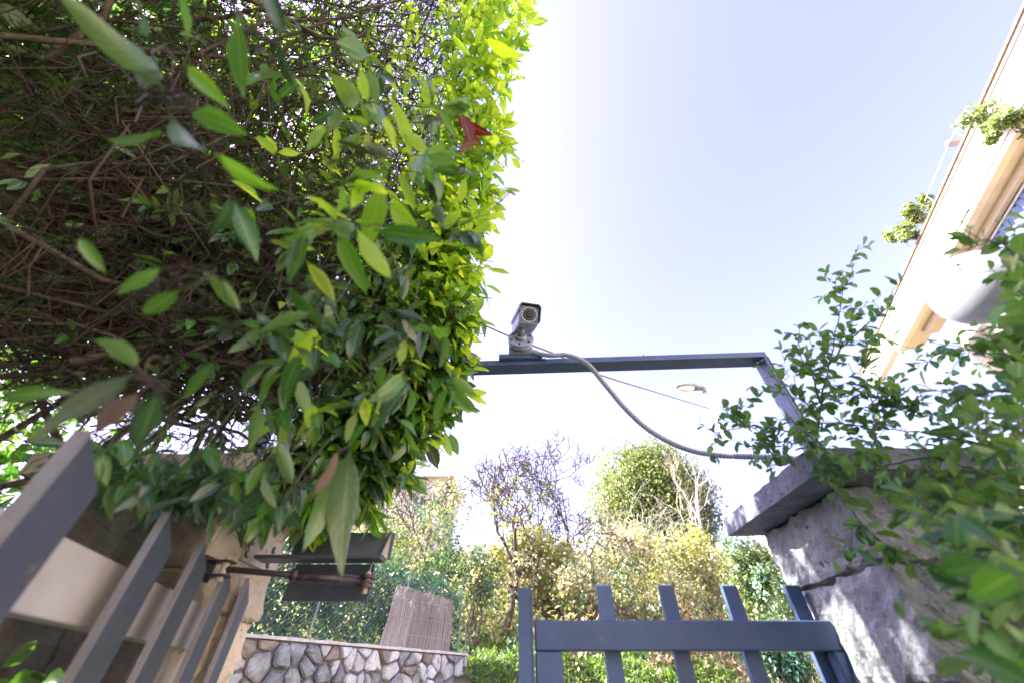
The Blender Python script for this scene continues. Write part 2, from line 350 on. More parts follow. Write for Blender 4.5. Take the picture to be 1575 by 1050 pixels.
def np_mesh(name, V, F, m, uv=None, smooth=True):
    """V (n,3), F (k,q) same-size polygons, uv per vertex"""
    me = bpy.data.meshes.new(name)
    k, q = F.shape
    me.vertices.add(len(V)); me.vertices.foreach_set('co', V.astype(np.float32).ravel())
    me.loops.add(k*q); me.loops.foreach_set('vertex_index', F.astype(np.int32).ravel())
    me.polygons.add(k); me.polygons.foreach_set('loop_start', np.arange(0, k*q, q, dtype=np.int32))
    if uv is not None:
        l = me.uv_layers.new(name='UVMap'); l.data.foreach_set('uv', uv[F.ravel()].astype(np.float32).ravel())
    me.materials.append(m); me.update(calc_edges=True); me.validate()
    if smooth: me.shade_smooth()
    return me

# leaf templates: x across, y along, z up
def leaf_tpl(kind, curl=0.2, fold=0.12, twist=0.0):
    if kind == 'long':   # lanceolate hedge leaf
        ts = [0, .07, .2, .38, .58, .78, .92, 1]; ws = [.008, .012, .10, .165, .17, .11, .045, .0]
    elif kind == 'oval':
        ts = [0, .08, .25, .5, .75, .92, 1]; ws = [.01, .02, .17, .26, .25, .14, .0]
    elif kind == 'mini':
        ts = [0, .45, 1]; ws = [.03, .24, 0]
    elif kind == 'blade':
        ts = [0, .5, 1]; ws = [.04, .035, 0]
    V = []; UV = []
    for t, w in zip(ts, ws):
        for sx in (-1, 0, 1):
            z = -curl*t*t + abs(sx)*w*fold*4 + 0.022*abs(sx)*math.sin(13*t+1.7*sx+curl*20)
            a = twist*t
            V.append((sx*w*math.cos(a), t*(1-0.25*curl), z + sx*w*math.sin(a))); UV.append((0.5+0.5*sx, t))
    F = []
    for i in range(len(ts)-1):
        for j in (0, 1):
            a = i*3+j; F.append((a, a+1, a+4, a+3))
    return np.array(V), np.array(F), np.array(UV)
TPL = {k: [leaf_tpl(k, c, f, t) for c, f, t in ((.12,.10,.1),(.28,.06,-.25),(.05,.16,.3),(.42,.10,.5),(-.10,.12,-.4))] for k in ('long','oval','mini','blade')}

def frames(D, Nn):
    D = D/np.linalg.norm(D, axis=1)[:, None]
    X = np.cross(D, Nn); X /= np.linalg.norm(X, axis=1)[:, None] + 1e-9
    Z = np.cross(X, D)
    return X, D, Z
def leaves_mesh(name, pos, D, Nn, size, m, kind='long', width=1.0):
    pos = np.asarray(pos); D = np.asarray(D); Nn = np.asarray(Nn); size = np.asarray(size)
    X, Y, Z = frames(D, Nn)
    Vs = []; Fs = []; Us = []; base = 0
    which = R.integers(0, 5, len(pos))
    for w in range(5):
        I = np.where(which == w)[0]
        if len(I) == 0: continue
        V, F, U = TPL[kind][w]
        W = (pos[I][:, None, :] + size[I][:, None, None]*(V[None, :, 0, None]*width*X[I][:, None, :] + V[None, :, 1, None]*Y[I][:, None, :] + V[None, :, 2, None]*Z[I][:, None, :]))
        n = len(V)
        Vs.append(W.reshape(-1, 3)); Fs.append((F[None] + (np.arange(len(I))*n)[:, None, None]).reshape(-1, 4) + base)
        Us.append(np.tile(U, (len(I), 1))); base += n*len(I)
    return np_mesh(name, np.concatenate(Vs), np.concatenate(Fs), m, np.concatenate(Us))
_leafdata = {}
def leaf_data(kind, w, m):
    key = (kind, w, m.name)
    if key not in _leafdata:
        V, F, U = TPL[kind][w]; _leafdata[key] = np_mesh('leaf', V, F, m, U)
    return _leafdata[key]
from mathutils import Matrix
def leaf_objects(parent, pos, D, Nn, size, mats, kind='long', name='leaf', labels=None, width=1.0):
    X, Y, Z = frames(np.asarray(D), np.asarray(Nn)); pl = np.array(world_loc(parent))
    for i in range(len(pos)):
        w = int(R.integers(0, 5))
        o = bpy.data.objects.new(name, leaf_data(kind, w, mats[i])); COL.objects.link(o); o.parent = parent
        s = float(size[i]); p = pos[i]-pl
        mw = s*width
        o.matrix_local = Matrix(((X[i][0]*mw, Y[i][0]*s, Z[i][0]*s, p[0]), (X[i][1]*mw, Y[i][1]*s, Z[i][1]*s, p[1]), (X[i][2]*mw, Y[i][2]*s, Z[i][2]*s, p[2]), (0,0,0,1)))

def tubes_mesh(name, L, m, sides=3):
    """L: list of (pts, r0, r1) -> one mesh, all with the same number of points per group"""
    Vs = []; Fs = []; base = 0
    ang = np.arange(sides)*2*np.pi/sides
    for pts, r0, r1 in L:
        n = len(pts); T = np.gradient(pts, axis=0); T /= np.linalg.norm(T, axis=1)[:, None]+1e-9
        ref = np.array([.31, .22, .92]) if abs(T[0][2]) < .8 else np.array([.9, .3, .1])
        A = np.cross(T, ref); A /= np.linalg.norm(A, axis=1)[:, None]+1e-9
        B = np.cross(T, A); r = np.linspace(r0, r1, n)
        V = pts[:, None, :] + r[:, None, None]*(A[:, None, :]*np.cos(ang)[None, :, None] + B[:, None, :]*np.sin(ang)[None, :, None])
        Vs.append(V.reshape(-1, 3))
        i = np.arange(n-1)[:, None]*sides; k = np.arange(sides)[None]; k2 = (k+1) % sides
        F = np.stack([i+k, i+k2, i+sides+k2, i+sides+k], -1).reshape(-1, 4)
        Fs.append(F+base); base += n*sides
    return np_mesh(name, np.concatenate(Vs), np.concatenate(Fs), m)

def wig(a, b, n=6, amp=0.05, sag=0.0):
    t = np.linspace(0, 1, n)[:, None]; p = a*(1-t) + b*t
    L = np.linalg.norm(b-a)
    ph = R.uniform(0, 6.28, 3); fr = R.uniform(2, 5, 3)
    off = np.stack([np.sin(fr[k]*t[:, 0]*3.14 + ph[k]) - np.sin(ph[k]) for k in range(3)], 1)
    return p + off*amp*L + np.array([0, 0, -sag])*4*t*(1-t)
def unit(v): v = np.asarray(v, float); return v/(np.linalg.norm(v)+1e-12)
def rdir(n): v = R.normal(size=(n, 3)); return v/np.linalg.norm(v, axis=1)[:, None]

# ------------------------------------------------------------------ ground, road, hillside
def hz(x, y):
    """terrain height"""
    b0 = 6.1 + 0.0*x
    t = np.clip((y-5.4)/2.2, 0, 1); h = 1.62*(t*t*(3-2*t))
    h = h + np.clip(y-7.6, 0, 13)*0.24 + np.clip(y-20.6, 0, 60)*0.27
    lf = np.clip((-0.4 - x)/0.5, 0, 1)                 # behind the dry stone wall the ground is level with its top
    return h
def build_ground():
    xs = np.concatenate([np.linspace(-400, -30, 8), np.linspace(-26, 34, 70), np.linspace(40, 400, 8)])
    ys = np.concatenate([np.linspace(-400, -10, 8), np.linspace(-6, 4.8, 6), np.linspace(5.2, 30, 80), np.linspace(32, 90, 24), np.linspace(120, 900, 8)])
    X, Y = np.meshgrid(xs, ys)
    Z = hz(X, Y)
    for i in range(X.shape[0]):
        for j in range(X.shape[1]):
            if Y[i, j] > 5.5: Z[i, j] += 0.22*mnoise.noise(Vector((X[i, j]*.5, Y[i, j]*.5, 0))) + 0.08*mnoise.noise(Vector((X[i, j]*2, Y[i, j]*2, 3)))
    V = np.stack([X, Y, Z], -1).reshape(-1, 3); nx = len(xs)
    a = (np.arange(len(ys)-1)[:, None]*nx + np.arange(nx-1)[None]).ravel()
    F = np.stack([a, a+1, a+1+nx, a+nx], 1)
    o = link_mesh('ground', np_mesh('ground', V, F, M['earth']), kind='structure')
build_ground()
MB().box((0, 3.4, 0.001), (60, 3.6, 0.006)).build('road', M['asphalt'], kind='structure')
MB().box((0, 0.6, 0.03), (3.0, 2.0, 0.06)).build('driveway', M['paving'], kind='structure')

# ------------------------------------------------------------------ far dry stone wall with fence
WA = np.array([-3.05, 4.24]); WB = np.array([-0.72, 7.52])       # plan line of the wall face
wu = (WB-WA)/np.linalg.norm(WB-WA); WL = np.linalg.norm(WB-WA)
wnrm = np.array([wu[1], -wu[0]])                                  # towards the road / camera
WT = EYE + 0.415
def wp(s, z, off=0.0): q = WA + wu*s + wnrm*off; return np.array([q[0], q[1], z])

def clip(poly, p, q):
    """keep the side of the bisector nearer p"""
    m = (p+q)/2; d = q-p; out = []
    for i in range(len(poly)):
        a, b = poly[i], poly[(i+1) % len(poly)]
        fa, fb = np.dot(a-m, d), np.dot(b-m, d)
        if fa <= 0: out.append(a)
        if fa*fb < 0: t = fa/(fa-fb); out.append(a+(b-a)*t)
    return out
def field_wall():
    t = thing('dry_stone_wall', 'rubble wall of pale irregular stones with cement coping across the road', 'stone wall', (WA[0], WA[1], 0))
    zb = 0.0
    mb = MB(); q = [WA, WB, WB-wnrm*0.35, WA-wnrm*0.35]
    mb.prism(q, zb, WT-0.030); mb.build('mortar_core', M['wall_mortar'], t)
    # coping: slightly wavy pale strip
    mb = MB(); n = 30; V = []
    for i in range(n+1):
        s = WL*i/n + (0.02 if i == n else 0) ; w = 0.012*mnoise.noise(Vector((s*3, 1, 0))); h = 0.008*mnoise.noise(Vector((s*4, 7, 0)))
        V += [wp(s, WT-0.028, 0.045+w), wp(s, WT+h, 0.045+w), wp(s, WT+h, -0.37), wp(s, WT-0.028, -0.37)]
    F = []
    for i in range(n):
        for k in range(4): F.append((i*4+k, i*4+(k+1) % 4, (i+1)*4+(k+1) % 4, (i+1)*4+k))
    F += [(0,3,2,1), (n*4, n*4+1, n*4+2, n*4+3)]
    mb.add(V, F).build('coping', M['coping'], t)
    z0, z1 = 1.05, WT-0.034
    pts = []; row = 0; z = z1-0.05
    while z > z0:
        s = -0.05 + R.uniform(0, .15)
        big = 0.16 if row else 0.11
        while s < WL+0.05:
            pts.append(np.array([s + R.uniform(-.04,.04), z + R.uniform(-.075, .075)])); s += R.choice([.11,.17,.24,.30])*R.uniform(.8,1.15)
        z -= R.uniform(.11, .20); row += 1
    cnt = 0
    for i, p in enumerate(pts):
        poly = [np.array(c) for c in ((0, z0), (WL, z0), (WL, z1), (0, z1))]
        for j, q in enumerate(pts):
            if j != i and np.linalg.norm(p-q) < 0.6: poly = clip(poly, p, q)
            if len(poly) < 3: break
        if len(poly) < 3: continue
        c = np.mean(poly, 0); g = 0.012
        pr = []
        for k in range(len(poly)):      # shrink then cut corners
            a = poly[k]; pr.append(a + (c-a)*min(.5, g*1.3/max(.02, np.linalg.norm(c-a))))
        rr = []
        for k in range(len(pr)):
            a, b = pr[k], pr[(k+1) % len(pr)]
            if np.linalg.norm(a-b) < .015: rr.append((a+b)/2)
            else: rr += [a*.84+b*.16, a*.16+b*.84]
        rr = [x + R.uniform(-.007, .007, 2) for x in rr]
        n = len(rr); c = np.mean(rr, 0); pr_out = R.uniform(.035, .075)
        V = [wp(x[0], x[1], -0.01) for x in rr] + [wp(x[0], x[1], pr_out*.55 + R.uniform(-.004,.004)) for x in rr]
        sh = R.uniform(-.02,.02,2)
        V += [wp(*(x*.82+(c+sh)*.18), pr_out + R.uniform(-.012, .010)) for x in rr] + [wp(c[0]+sh[0], c[1]+sh[1], pr_out + R.uniform(-.004,.01))]
        F = [(k, (k+1) % n, n+(k+1) % n, n+k) for k in range(n)] + [(n+k, n+(k+1) % n, 2*n+(k+1) % n, 2*n+k) for k in range(n)] + [(2*n+k, 2*n+(k+1) % n, 3*n) for k in range(n)]
        F = [f[::-1] for f in F]
        MB().add(V, F).build('stone', M[rnd.choice(['field_a','field_a','field_b','field_b','field_a','field_b','field_c'])], t); cnt += 1
    # end face: quoin stones down the near end
    z = z1
    while z > z0:
        h = R.uniform(.1, .2)
        c = WB - wnrm*0.17 + wu*0.0
        V0 = MB(); ang = math.atan2(wu[1], wu[0]); R3 = [[math.cos(ang), -math.sin(ang), 0], [math.sin(ang), math.cos(ang), 0], [0,0,1]]
        V0.box((c[0]+wu[0]*.0, c[1]+wu[1]*.0, z-h/2), (0.07, 0.33, h-.02), R3, bev=.02).build('stone', M[rnd.choice(['field_a','field_b','field_c'])], t)
        z -= h
field_wall()

def fence():
    t = thing('wire_fence', 'green posted chain link fence on top of the rubble wall', 'fence', (WA[0], WA[1], WT))
    off = -0.16; Hf = 0.78
    sq = []
    # diagonal wires, zigzag bars of a diamond mesh
    st = 0.058
    n = int((WL+Hf)/st)
    for i in range(n):
        for sgn in (1, -1):
            s0 = i*st - (Hf if sgn > 0 else 0)
            a = np.array([s0, 0.0]); b = np.array([s0+Hf, Hf])
            if sgn < 0: a = np.array([s0, Hf]); b = np.array([s0+Hf, 0.0])
            # clip to 0..WL
            d = b-a; t0 = max(0, (0-a[0])/d[0]); t1 = min(1, (WL-a[0])/d[0])
            if t1 <= t0: continue
            p, q = a+d*t0, a+d*t1
            sq.append((np.array([wp(p[0], WT+.02+p[1], off+.002*sgn), wp(q[0], WT+.02+q[1], off+.002*sgn)]), .0021, .0021))
    for z in (.03, .42, .79): sq.append((np.array([wp(0, WT+z, off), wp(WL, WT+z, off)]), .002, .002))
    link_mesh('chain_link_mesh', tubes_mesh('chain_link_mesh', sq, M['mesh_wire']), t, kind='stuff')
    def post(u, v0, v1, m, r=.016, lean=0):
        # find wall parameter seen at column u
        best = min(np.linspace(0.1, WL+.1, 400), key=lambda s: abs(proj(wp(s, WT, off))[0]-u))
        a = wp(best, WT-.02, off); b = a + np.array([lean, 0, Hf+.08])
        MB().tube([a, b], r, 8).build('post', m, t)
        return best
    post(472, 0, 0, M['fence_post'], .014, 0.03)
    post(612, 0, 0, M['fence_post'], .016)
    post(703, 0, 0, M['fence_dark'], .018)
    post(360, 0, 0, M['fence_post'], .014)
    return t
def proj(p):
    d = np.asarray(p)-EV; ax = d[1]*CP+d[2]*SP
    return 787.5+FPX*d[0]/ax, 525-FPX*(d[2]*CP-d[1]*SP)/ax
fence()

def reed_screen():
    sA = min(np.linspace(0.1, WL, 400), key=lambda s: abs(proj(wp(s, WT, 0))[0]-594))
    sB = min(np.linspace(0.1, WL, 400), key=lambda s: abs(proj(wp(s, WT, 0))[0]-700))
    c = wp((sA+sB)/2, WT, -.12)
    t = thing('reed_screen', 'grey dried reed mat hung on the wire fence above the wall end', 'reed screen', c)
    for strip in range(3):
        L = []
        s0 = sA + (sB-sA)*strip/3; s1 = sA + (sB-sA)*(strip+1)/3
        n = 60
        for i in range(n):
            s = s0 + (s1-s0)*(i+.5)/n
            f = (s-sA)/(sB-sA)
            h = 0.70 - 0.05*f + R.uniform(-.02, .02)
            lean = 0.10*(1-f)
            o = -0.115 + R.uniform(-.006, .006)
            pts = np.array([wp(s-0.02*(1-f), WT+.012, o), wp(s+lean*.5, WT+h*.5, o+R.uniform(-.006,.006)), wp(s+lean+R.uniform(-.01,.01), WT+h, o)])
            w = (s1-s0)/n*.62
            L.append((pts, w, w*.8))
        link_mesh('reed_panel', tubes_mesh('reed_panel', L, M['reed'], 4), t, kind='stuff')
    for z in (.15, .35, .55):
        MB().tube([wp(sA, WT+z, -.106), wp((sA+sB)/2+.03, WT+z+.003, -.104), wp(sB, WT+z-.01, -.106)], .0035, 5).build('binding_wire', M['wire'], t)
reed_screen()

# ------------------------------------------------------------------ distant vegetation builders
def crown(name, c, rad, n, size, m, parent, clumps=14, seed=0, kind='mini', droop=0.3, flat=1.0, fill=0.75):
    """leaf clumps through an uneven ellipsoid volume"""
    g = np.random.default_rng(seed)
    c = np.asarray(c); rad = np.asarray(rad)
    cc = g.normal(size=(clumps, 3)); cc /= np.linalg.norm(cc, axis=1)[:, None]; cc *= g.uniform(.35, fill+.05, (clumps, 1))
    w = g.uniform(.5, 1.4, clumps); w /= w.sum()
    k = g.choice(clumps, n, p=w)
    d = g.normal(size=(n, 3)); d /= np.linalg.norm(d, axis=1)[:, None]
    cr = g.uniform(.22, .45, clumps)[k][:, None]
    q = cc[k] + d*cr*g.uniform(.55, 1.0, (n, 1))
    pos = c + q*rad
    out = unit_rows(q) ; D = out*0.6 + g.normal(size=(n, 3))*.6 + np.array([0, 0, -droop])
    Nn = out + g.normal(size=(n, 3))*.5 + np.array([0, 0, .6])
    sz = size*g.uniform(.6, 1.3, n)
    o = link_mesh(name, leaves_mesh(name, pos, D, Nn, sz, m, kind, 1.3), parent, kind='stuff')
    return cc*rad + c
def unit_rows(a): return a/(np.linalg.norm(a, axis=1)[:, None]+1e-9)

def branching(base, height, spread, levels, seed, r0=.06, lean=(0,0,0), n1=4, up=.55, droop=0):
    g = np.random.default_rng(seed); segs = []; tips = []
    def rec(p, d, L, r, lv):
        pts = [p]; q = p.copy(); dd = d.copy()
        for i in range(4):
            dd = unit(dd + g.normal(size=3)*.16 + np.array([0, 0, up*.14 - droop*.05*lv])); q = q+dd*L/4; pts.append(q.copy())
        pts = np.array(pts); segs.append((pts, r, r*.6, lv))
        if lv >= levels: tips.append((q, dd)); return
        k = n1 if lv == 0 else g.integers(2, 4)
        for i in range(k):
            a = g.uniform(0, 6.283); perp = unit(np.cross(dd, [math.cos(a), math.sin(a), .2]))
            nd = unit(dd*(1-spread*.5) + perp*spread*g.uniform(.6, 1.2) + np.array([0, 0, up*.3]))
            st = pts[-1] if i == 0 or lv == 0 and i < 2 else pts[g.integers(2, 5)]
            rec(st.copy(), nd, L*g.uniform(.62, .86), r*.58, lv+1)
    rec(np.asarray(base, float), unit(np.array([0, 0, 1.0])+np.asarray(lean)), height*.32, r0, 0)
    return segs, tips

def bush(u, v, y, wpx, hpx, label, m, n=2200, size=.07, name='bush', seed=0, twigs=True, kind='mini', group='bushes on the hillside', clumps=14, depth=1.0):
    c = PY(u, v, y); d = (c[1]*CP+(c[2]-EYE)*SP)
    rx = wpx/2*d/FPX; rz = hpx/2*d/FPX*1.1
    gz = float(hz(np.float64(c[0]), np.float64(c[1])))
    t = thing(name, label, 'bush' if name != 'tree' else 'tree', (c[0], c[1], min(gz, c[2]-rz)), group)
    crown('foliage', c, (rx, rx*.8*depth, rz), int(n*.7), size, m, t, clumps+6, seed, kind, fill=.85)
    m2 = {'leaf_pale': 'leaf_teal', 'leaf_yellow': 'leaf_pale', 'leaf_teal': 'leaf_olive', 'leaf_dark': 'leaf_teal'}.get([k for k in M if M[k] is m][0], 'leaf_pale')
    crown('foliage', c+np.array([rx*.1, 0, -rz*.1]), (rx*1.15, rx*.9*depth, rz*1.1), int(n*.55), size*.8, M[m2], t, clumps+8, seed+900, kind, fill=.9)
    g = np.random.default_rng(seed+5); L = []
    for i in range(9):
        e = c + g.normal(size=3)*np.array([rx, rx*.7, rz])*.5
        L.append((wig(np.array([c[0]+g.uniform(-.2,.2)*rx, c[1], min(gz, c[2]-rz)-.05]), e, 6, .05), .018, .005))
    link_mesh('stems', tubes_mesh('stems', L, M['grey_bark'], 5), t, kind='stuff')
    return t

# ivy hedge behind the fence
def ivy_bank():
    n = 15000
    s = R.uniform(-.3, WL+.1, n); z = WT-.05 + R.beta(1.2, 1.1, n)*1.05
    o = -.24 - R.uniform(0, .5, n) - .15*np.sin(s*7)*np.sin(z*9)
    pos = np.stack([WA[0]+wu[0]*s+wnrm[0]*o, WA[1]+wu[1]*s+wnrm[1]*o, z], 1)
    D = R.normal(size=(n,3))*.6 + np.array([wnrm[0]*.3, wnrm[1]*.3, -.5]); Nn = R.normal(size=(n,3))*.5 + np.array([wnrm[0], wnrm[1], .5])
    t = thing('ivy_hedge', 'dark blue-green ivy thicket pressed behind the chain link fence', 'ivy', (WA[0], WA[1]+.5, WT))
    link_mesh('foliage', leaves_mesh('foliage', pos, D, Nn, R.uniform(.035, .075, n), M['leaf_dark'], 'mini', 1.6), t, kind='stuff')
    L = []
    for i in range(40):
        a = R.uniform(0, WL); L.append((wig(wp(a, WT-.05, -.5), wp(a+R.uniform(-.4,.4), WT+R.uniform(.5, 1.1), -.4), 6, .06), .006, .002))
    for i in range(8):
        a = R.uniform(1.0, 2.6); L.append((wig(wp(a, WT+R.uniform(0,.3), -.2), wp(a+R.uniform(.3,.7), WT+R.uniform(.4,.8), -.2), 6, .05), .003, .001))
    link_mesh('stems', tubes_mesh('stems', L, M['pale_twig']), t, kind='stuff')
    n = 60; s = R.uniform(1.2, 2.7, n)
    pos = np.array([wp(a, WT+R.uniform(.01, .13), -.12-R.uniform(0,.1)) for a in s])
    ft = thing('flowering_weed', 'small yellow flowers on the coping at the foot of the fence', 'flowers', wp(1.9, WT, -.15))
    link_mesh('flower', leaves_mesh('flower', pos, rdir(n)+[0,0,.5], rdir(n), R.uniform(.02,.035,n), M['flower'], 'mini', 2.2), ft, kind='stuff')
    link_mesh('leaves', leaves_mesh('leaves', pos-[0,0,.03], rdir(n)+[0,0,.5], rdir(n), R.uniform(.03,.05,n), M['leaf_grass'], 'mini', 1), ft, kind='stuff')
ivy_bank()

def ground_cover(name, label_kind, x0, x1, y0, y1, n, m, size, kind='mini', hmax=.25, width=1.2, dens=None):
    x = R.uniform(x0, x1, n); y = R.uniform(y0, y1, n)
    cl = np.array([mnoise.noise(Vector((a*.9, b*.9, hash(name) % 7))) for a, b in zip(x, y)])
    keep = cl > -0.25 if dens is None else cl > dens
    x, y, cl = x[keep], y[keep], cl[keep]; n = len(x)
    z = hz(x, y) + R.uniform(0, hmax, n)*(.5+cl.clip(0)*2.2) + .03
    pos = np.stack([x, y, z], 1)
    D = R.normal(size=(n,3))*.6 + [0, -.2, .5]; Nn = R.normal(size=(n,3))*.5 + [0, -.5, .8]
    o = link_mesh(name, leaves_mesh(name, pos, D, Nn, size*R.uniform(.6, 1.4, n), m, kind, width), kind='stuff')
    tag(o, label_kind, 'ground cover')
    return o
ground_cover('grass', 'fresh green weeds on the bank right of the rubble wall', -.7, 3.2, 5.6, 9.5, 15000, M['leaf_grass'], .075, hmax=.22)
ground_cover('bramble', 'rust brown dry ferns and brambles on the bank behind the gate', .4, 5.4, 7.2, 12.5, 9000, M['leaf_rust'], .10, hmax=.5, dens=-.05)
ground_cover('undergrowth', 'yellow-green leafy undergrowth up the hillside', -6, 10, 9.0, 19, 26000, M['leaf_yellow'], .13, hmax=.7, dens=-.12)
ground_cover('hill_scrub', 'olive scrub over the far hillside', -22, 26, 17, 42, 26000, M['leaf_pale'], .3, hmax=1.4, dens=-.3)
ground_cover('low_greenery', 'mid green leafy weeds between the bushes', -4, 8, 7.8, 16, 14000, M['leaf_teal'], .11, hmax=.5, dens=.02)

# bushes on the hillside
BUSHES = [
 # u, v, y, w, h, label, material, n, leaf size
 (655, 850, 9.5, 150, 120, 'loose green bush above the reed screen', 'leaf_teal', 3200, .085),
 (590, 830, 12.0, 110, 100, 'pale yellow bush just right of the gate opener', 'leaf_pale', 2000, .12),
 (690, 770, 16.0, 90, 110, 'tall pale leafy bush left of the bare tree', 'leaf_pale', 1500, .12),
 (735, 880, 9.0, 80, 80, 'grey-green tangled bush beside the bare tree trunk', 'leaf_teal', 1400, .08),
 (820, 855, 10.5, 160, 90, 'yellow leaved bush behind the bare tree', 'leaf_yellow', 2600, .13),
 (900, 900, 9.5, 120, 70, 'low straw coloured bush above the first bars of the gate', 'leaf_pale', 1800, .08),
 (980, 850, 12.5, 170, 110, 'large pale yellow bush under the round tree', 'leaf_pale', 3600, .12),
 (1075, 870, 11.0, 130, 110, 'yellow-green bush behind the third gate bar', 'leaf_yellow', 3000, .11),
 (1020, 915, 9.5, 130, 60, 'low green-yellow bush right above the gate rail', 'leaf_yellow', 1800, .08),
 (1180, 900, 7.0, 120, 150, 'blue-green leafy bush squeezed beside the right pillar', 'leaf_teal', 5200, .07),
 (1205, 1010, 6.2, 90, 110, 'dark ivy bush low beside the right pillar', 'leaf_dark', 2600, .065),
 (560, 780, 15.0, 90, 90, 'washed out bush below the cream house', 'leaf_pale', 1600, .13),
]
for i, b in enumerate(BUSHES):
    bush(*b[:5], b[5], M[b[6]], b[7], b[8], seed=40+i)

def round_tree():
    c = PY(1003, 772, 18.0)
    t = thing('tree', 'dense rounded evergreen tree crowning the hillside', 'tree', (c[0], c[1], float(hz(c[0], c[1]))))
    crown('crown', c, (3.5, 3.0, 3.4), 40000, .15, M['leaf_olive'], t, 60, 3, fill=.66)
    tr, _ = branching((c[0], c[1], float(hz(c[0], c[1]))-.2), 6.5, .5, 2, 3, r0=.28, n1=5)
    mb = tubes_mesh('trunk', [(p, a, b) for p, a, b, l in tr], M['grey_bark'], 7)
    link_mesh('trunk', mb, t)
    t2 = thing('tree', 'pale bleached leafless shrub tree to the right of the round tree', 'tree', PY(1095, 850, 14.5))
    segs, tips = branching(PY(1098, 860, 14.5), 4.6, .62, 5, 12, r0=.07, n1=5, up=.4)
    link_mesh('trunk', tubes_mesh('trunk', [s[:3] for s in segs if s[3] < 2], M['pale_twig'], 6), t2)
    link_mesh('twigs', tubes_mesh('twigs', [s[:3] for s in segs if s[3] >= 2], M['pale_twig'], 3), t2, kind='stuff')
    # trailing pale stems over the slope
    t3 = thing('dry_shrub', 'tangle of bleached dry stems in front of the round tree', 'bush', PY(960, 850, 13.5))
    L = []
    g = np.random.default_rng(5)
    for i in range(90):
        a = PY(g.uniform(900, 1060), g.uniform(830, 880), 13.5); b = PY(g.uniform(900, 1110), g.uniform(740, 850), g.uniform(13, 15))
        L.append((wig(a, b, 7, .06), .016, .004))
    link_mesh('stems', tubes_mesh('stems', L, M['pale_twig']), t3, kind='stuff')
round_tree()

def bare_tree(u, v, y, h, seed, label, r0, n1, lean, leaves=None, levels=5, bark='grey_bark'):
    base = PY(u, v, y); t = thing('bare_tree', label, 'tree', base, 'leafless trees on the hillside')
    segs, tips = branching(base-[0,0,.1], h, .82, levels+1, seed, r0=r0, n1=n1, up=.22, lean=lean)
    segs = [(a, max(b, .013), max(c, .010), l) for a, b, c, l in segs]
    for s in segs:
        if s[3] == 0: link_mesh('trunk', tubes_mesh('trunk', [s[:3]], M[bark], 9), t)
        elif s[3] == 1: link_mesh('limb', tubes_mesh('limb', [s[:3]], M[bark], 6), t)
    link_mesh('twigs', tubes_mesh('twigs', [s[:3] for s in segs if s[3] > 1], M[bark], 4), t, kind='stuff')
    if leaves:
        m, n, sz = leaves; g = np.random.default_rng(seed)
        P0 = np.array([s[0][g.integers(1, 5)] for s in segs if s[3] > 1 and s[0][-1][2] < base[2]+h*.55])
        k = g.integers(0, len(P0), n); pos = P0[k] + g.normal(size=(n,3))*.12
        link_mesh('foliage', leaves_mesh('foliage', pos, g.normal(size=(n,3))*.5+[0,0,-.8], g.normal(size=(n,3)), sz*g.uniform(.6,1.3,n), M[m], 'mini', 1.6), t, kind='stuff')
bare_tree(778, 985, 9.6, 4.3, 21, 'leafless fruit tree with curving grey branches above the bank', .085, 5, (-.05, 0, 0), ('leaf_yellow', 500, .10))
bare_tree(868, 905, 10.6, 4.2, 33, 'smaller leafless tree leaning right beside the fruit tree', .05, 4, (.12, 0, 0), ('leaf_yellow', 420, .11))
bare_tree(660, 870, 11.5, 4.4, 8, 'thin leafless sapling rising over the green bush', .035, 4, (-.1, 0, 0), ('leaf_pale', 300, .09))
bare_tree(600, 870, 10.5, 2.6, 18, 'short twiggy sapling right of the gate opener', .03, 4, (-.1, 0, 0), ('leaf_pale', 200, .08), 4)
bare_tree(915, 905, 11.0, 2.6, 51, 'dark twisted sapling above the first gate bar', .03, 3, (.0, 0, 0), ('leaf_pale', 160, .08), 4)

# cream house on the hill
def far_house():
    c = PY(640, 800, 34); z0 = c[2]-7
    t = thing('hill_house', 'cream house with green shutters high on the hillside', 'house', (c[0], c[1], z0))
    x0, x1 = PY(540, 760, 34)[0], PY(688, 760, 34)[0]
    zt = PY(640, 735, 34)[2]
    MB().box(((x0+x1)/2, 37, (z0+zt)/2), (x1-x0, 6, zt-z0)).build('wall', M['far_cream'], t)
    r = MB(); xm = (x0+x1)/2
    r.add([(x0-.5,33.5,zt+.004),(x1+.5,33.5,zt+.004),(x1+.5,40.5,zt+.004),(x0-.5,40.5,zt+.004),(x0+2,37,zt+1.3),(x1-2,37,zt+1.3)], [(0,3,2,1),(0,1,5,4),(1,2,5),(2,3,4,5),(3,0,4)])
    r.build('roof', M['roof'], t)
    for (u0, u1, v0, v1) in ((632, 662, 767, 793), (575, 600, 767, 793)):
        a = PY(u0, v1, 33.96); b = PY(u1, v0, 33.96)
        w = MB().box(((a[0]+b[0])/2, 33.97, (a[2]+b[2])/2), (b[0]-a[0], .1, b[2]-a[2])).build('window', M['green_shutter'], t)
        MB().box(((a[0]+b[0])/2, 33.9, a[2]-.06), (b[0]-a[0]+.3, .2, .12)).build('sill', M['white'], w)
        for k in range(3):
            MB().box(((a[0]*(2-k)+b[0]*k)/2, 33.91, (a[2]+b[2])/2), (.07, .06, b[2]-a[2]+.05)).build('frame', M['white'], w)
far_house()

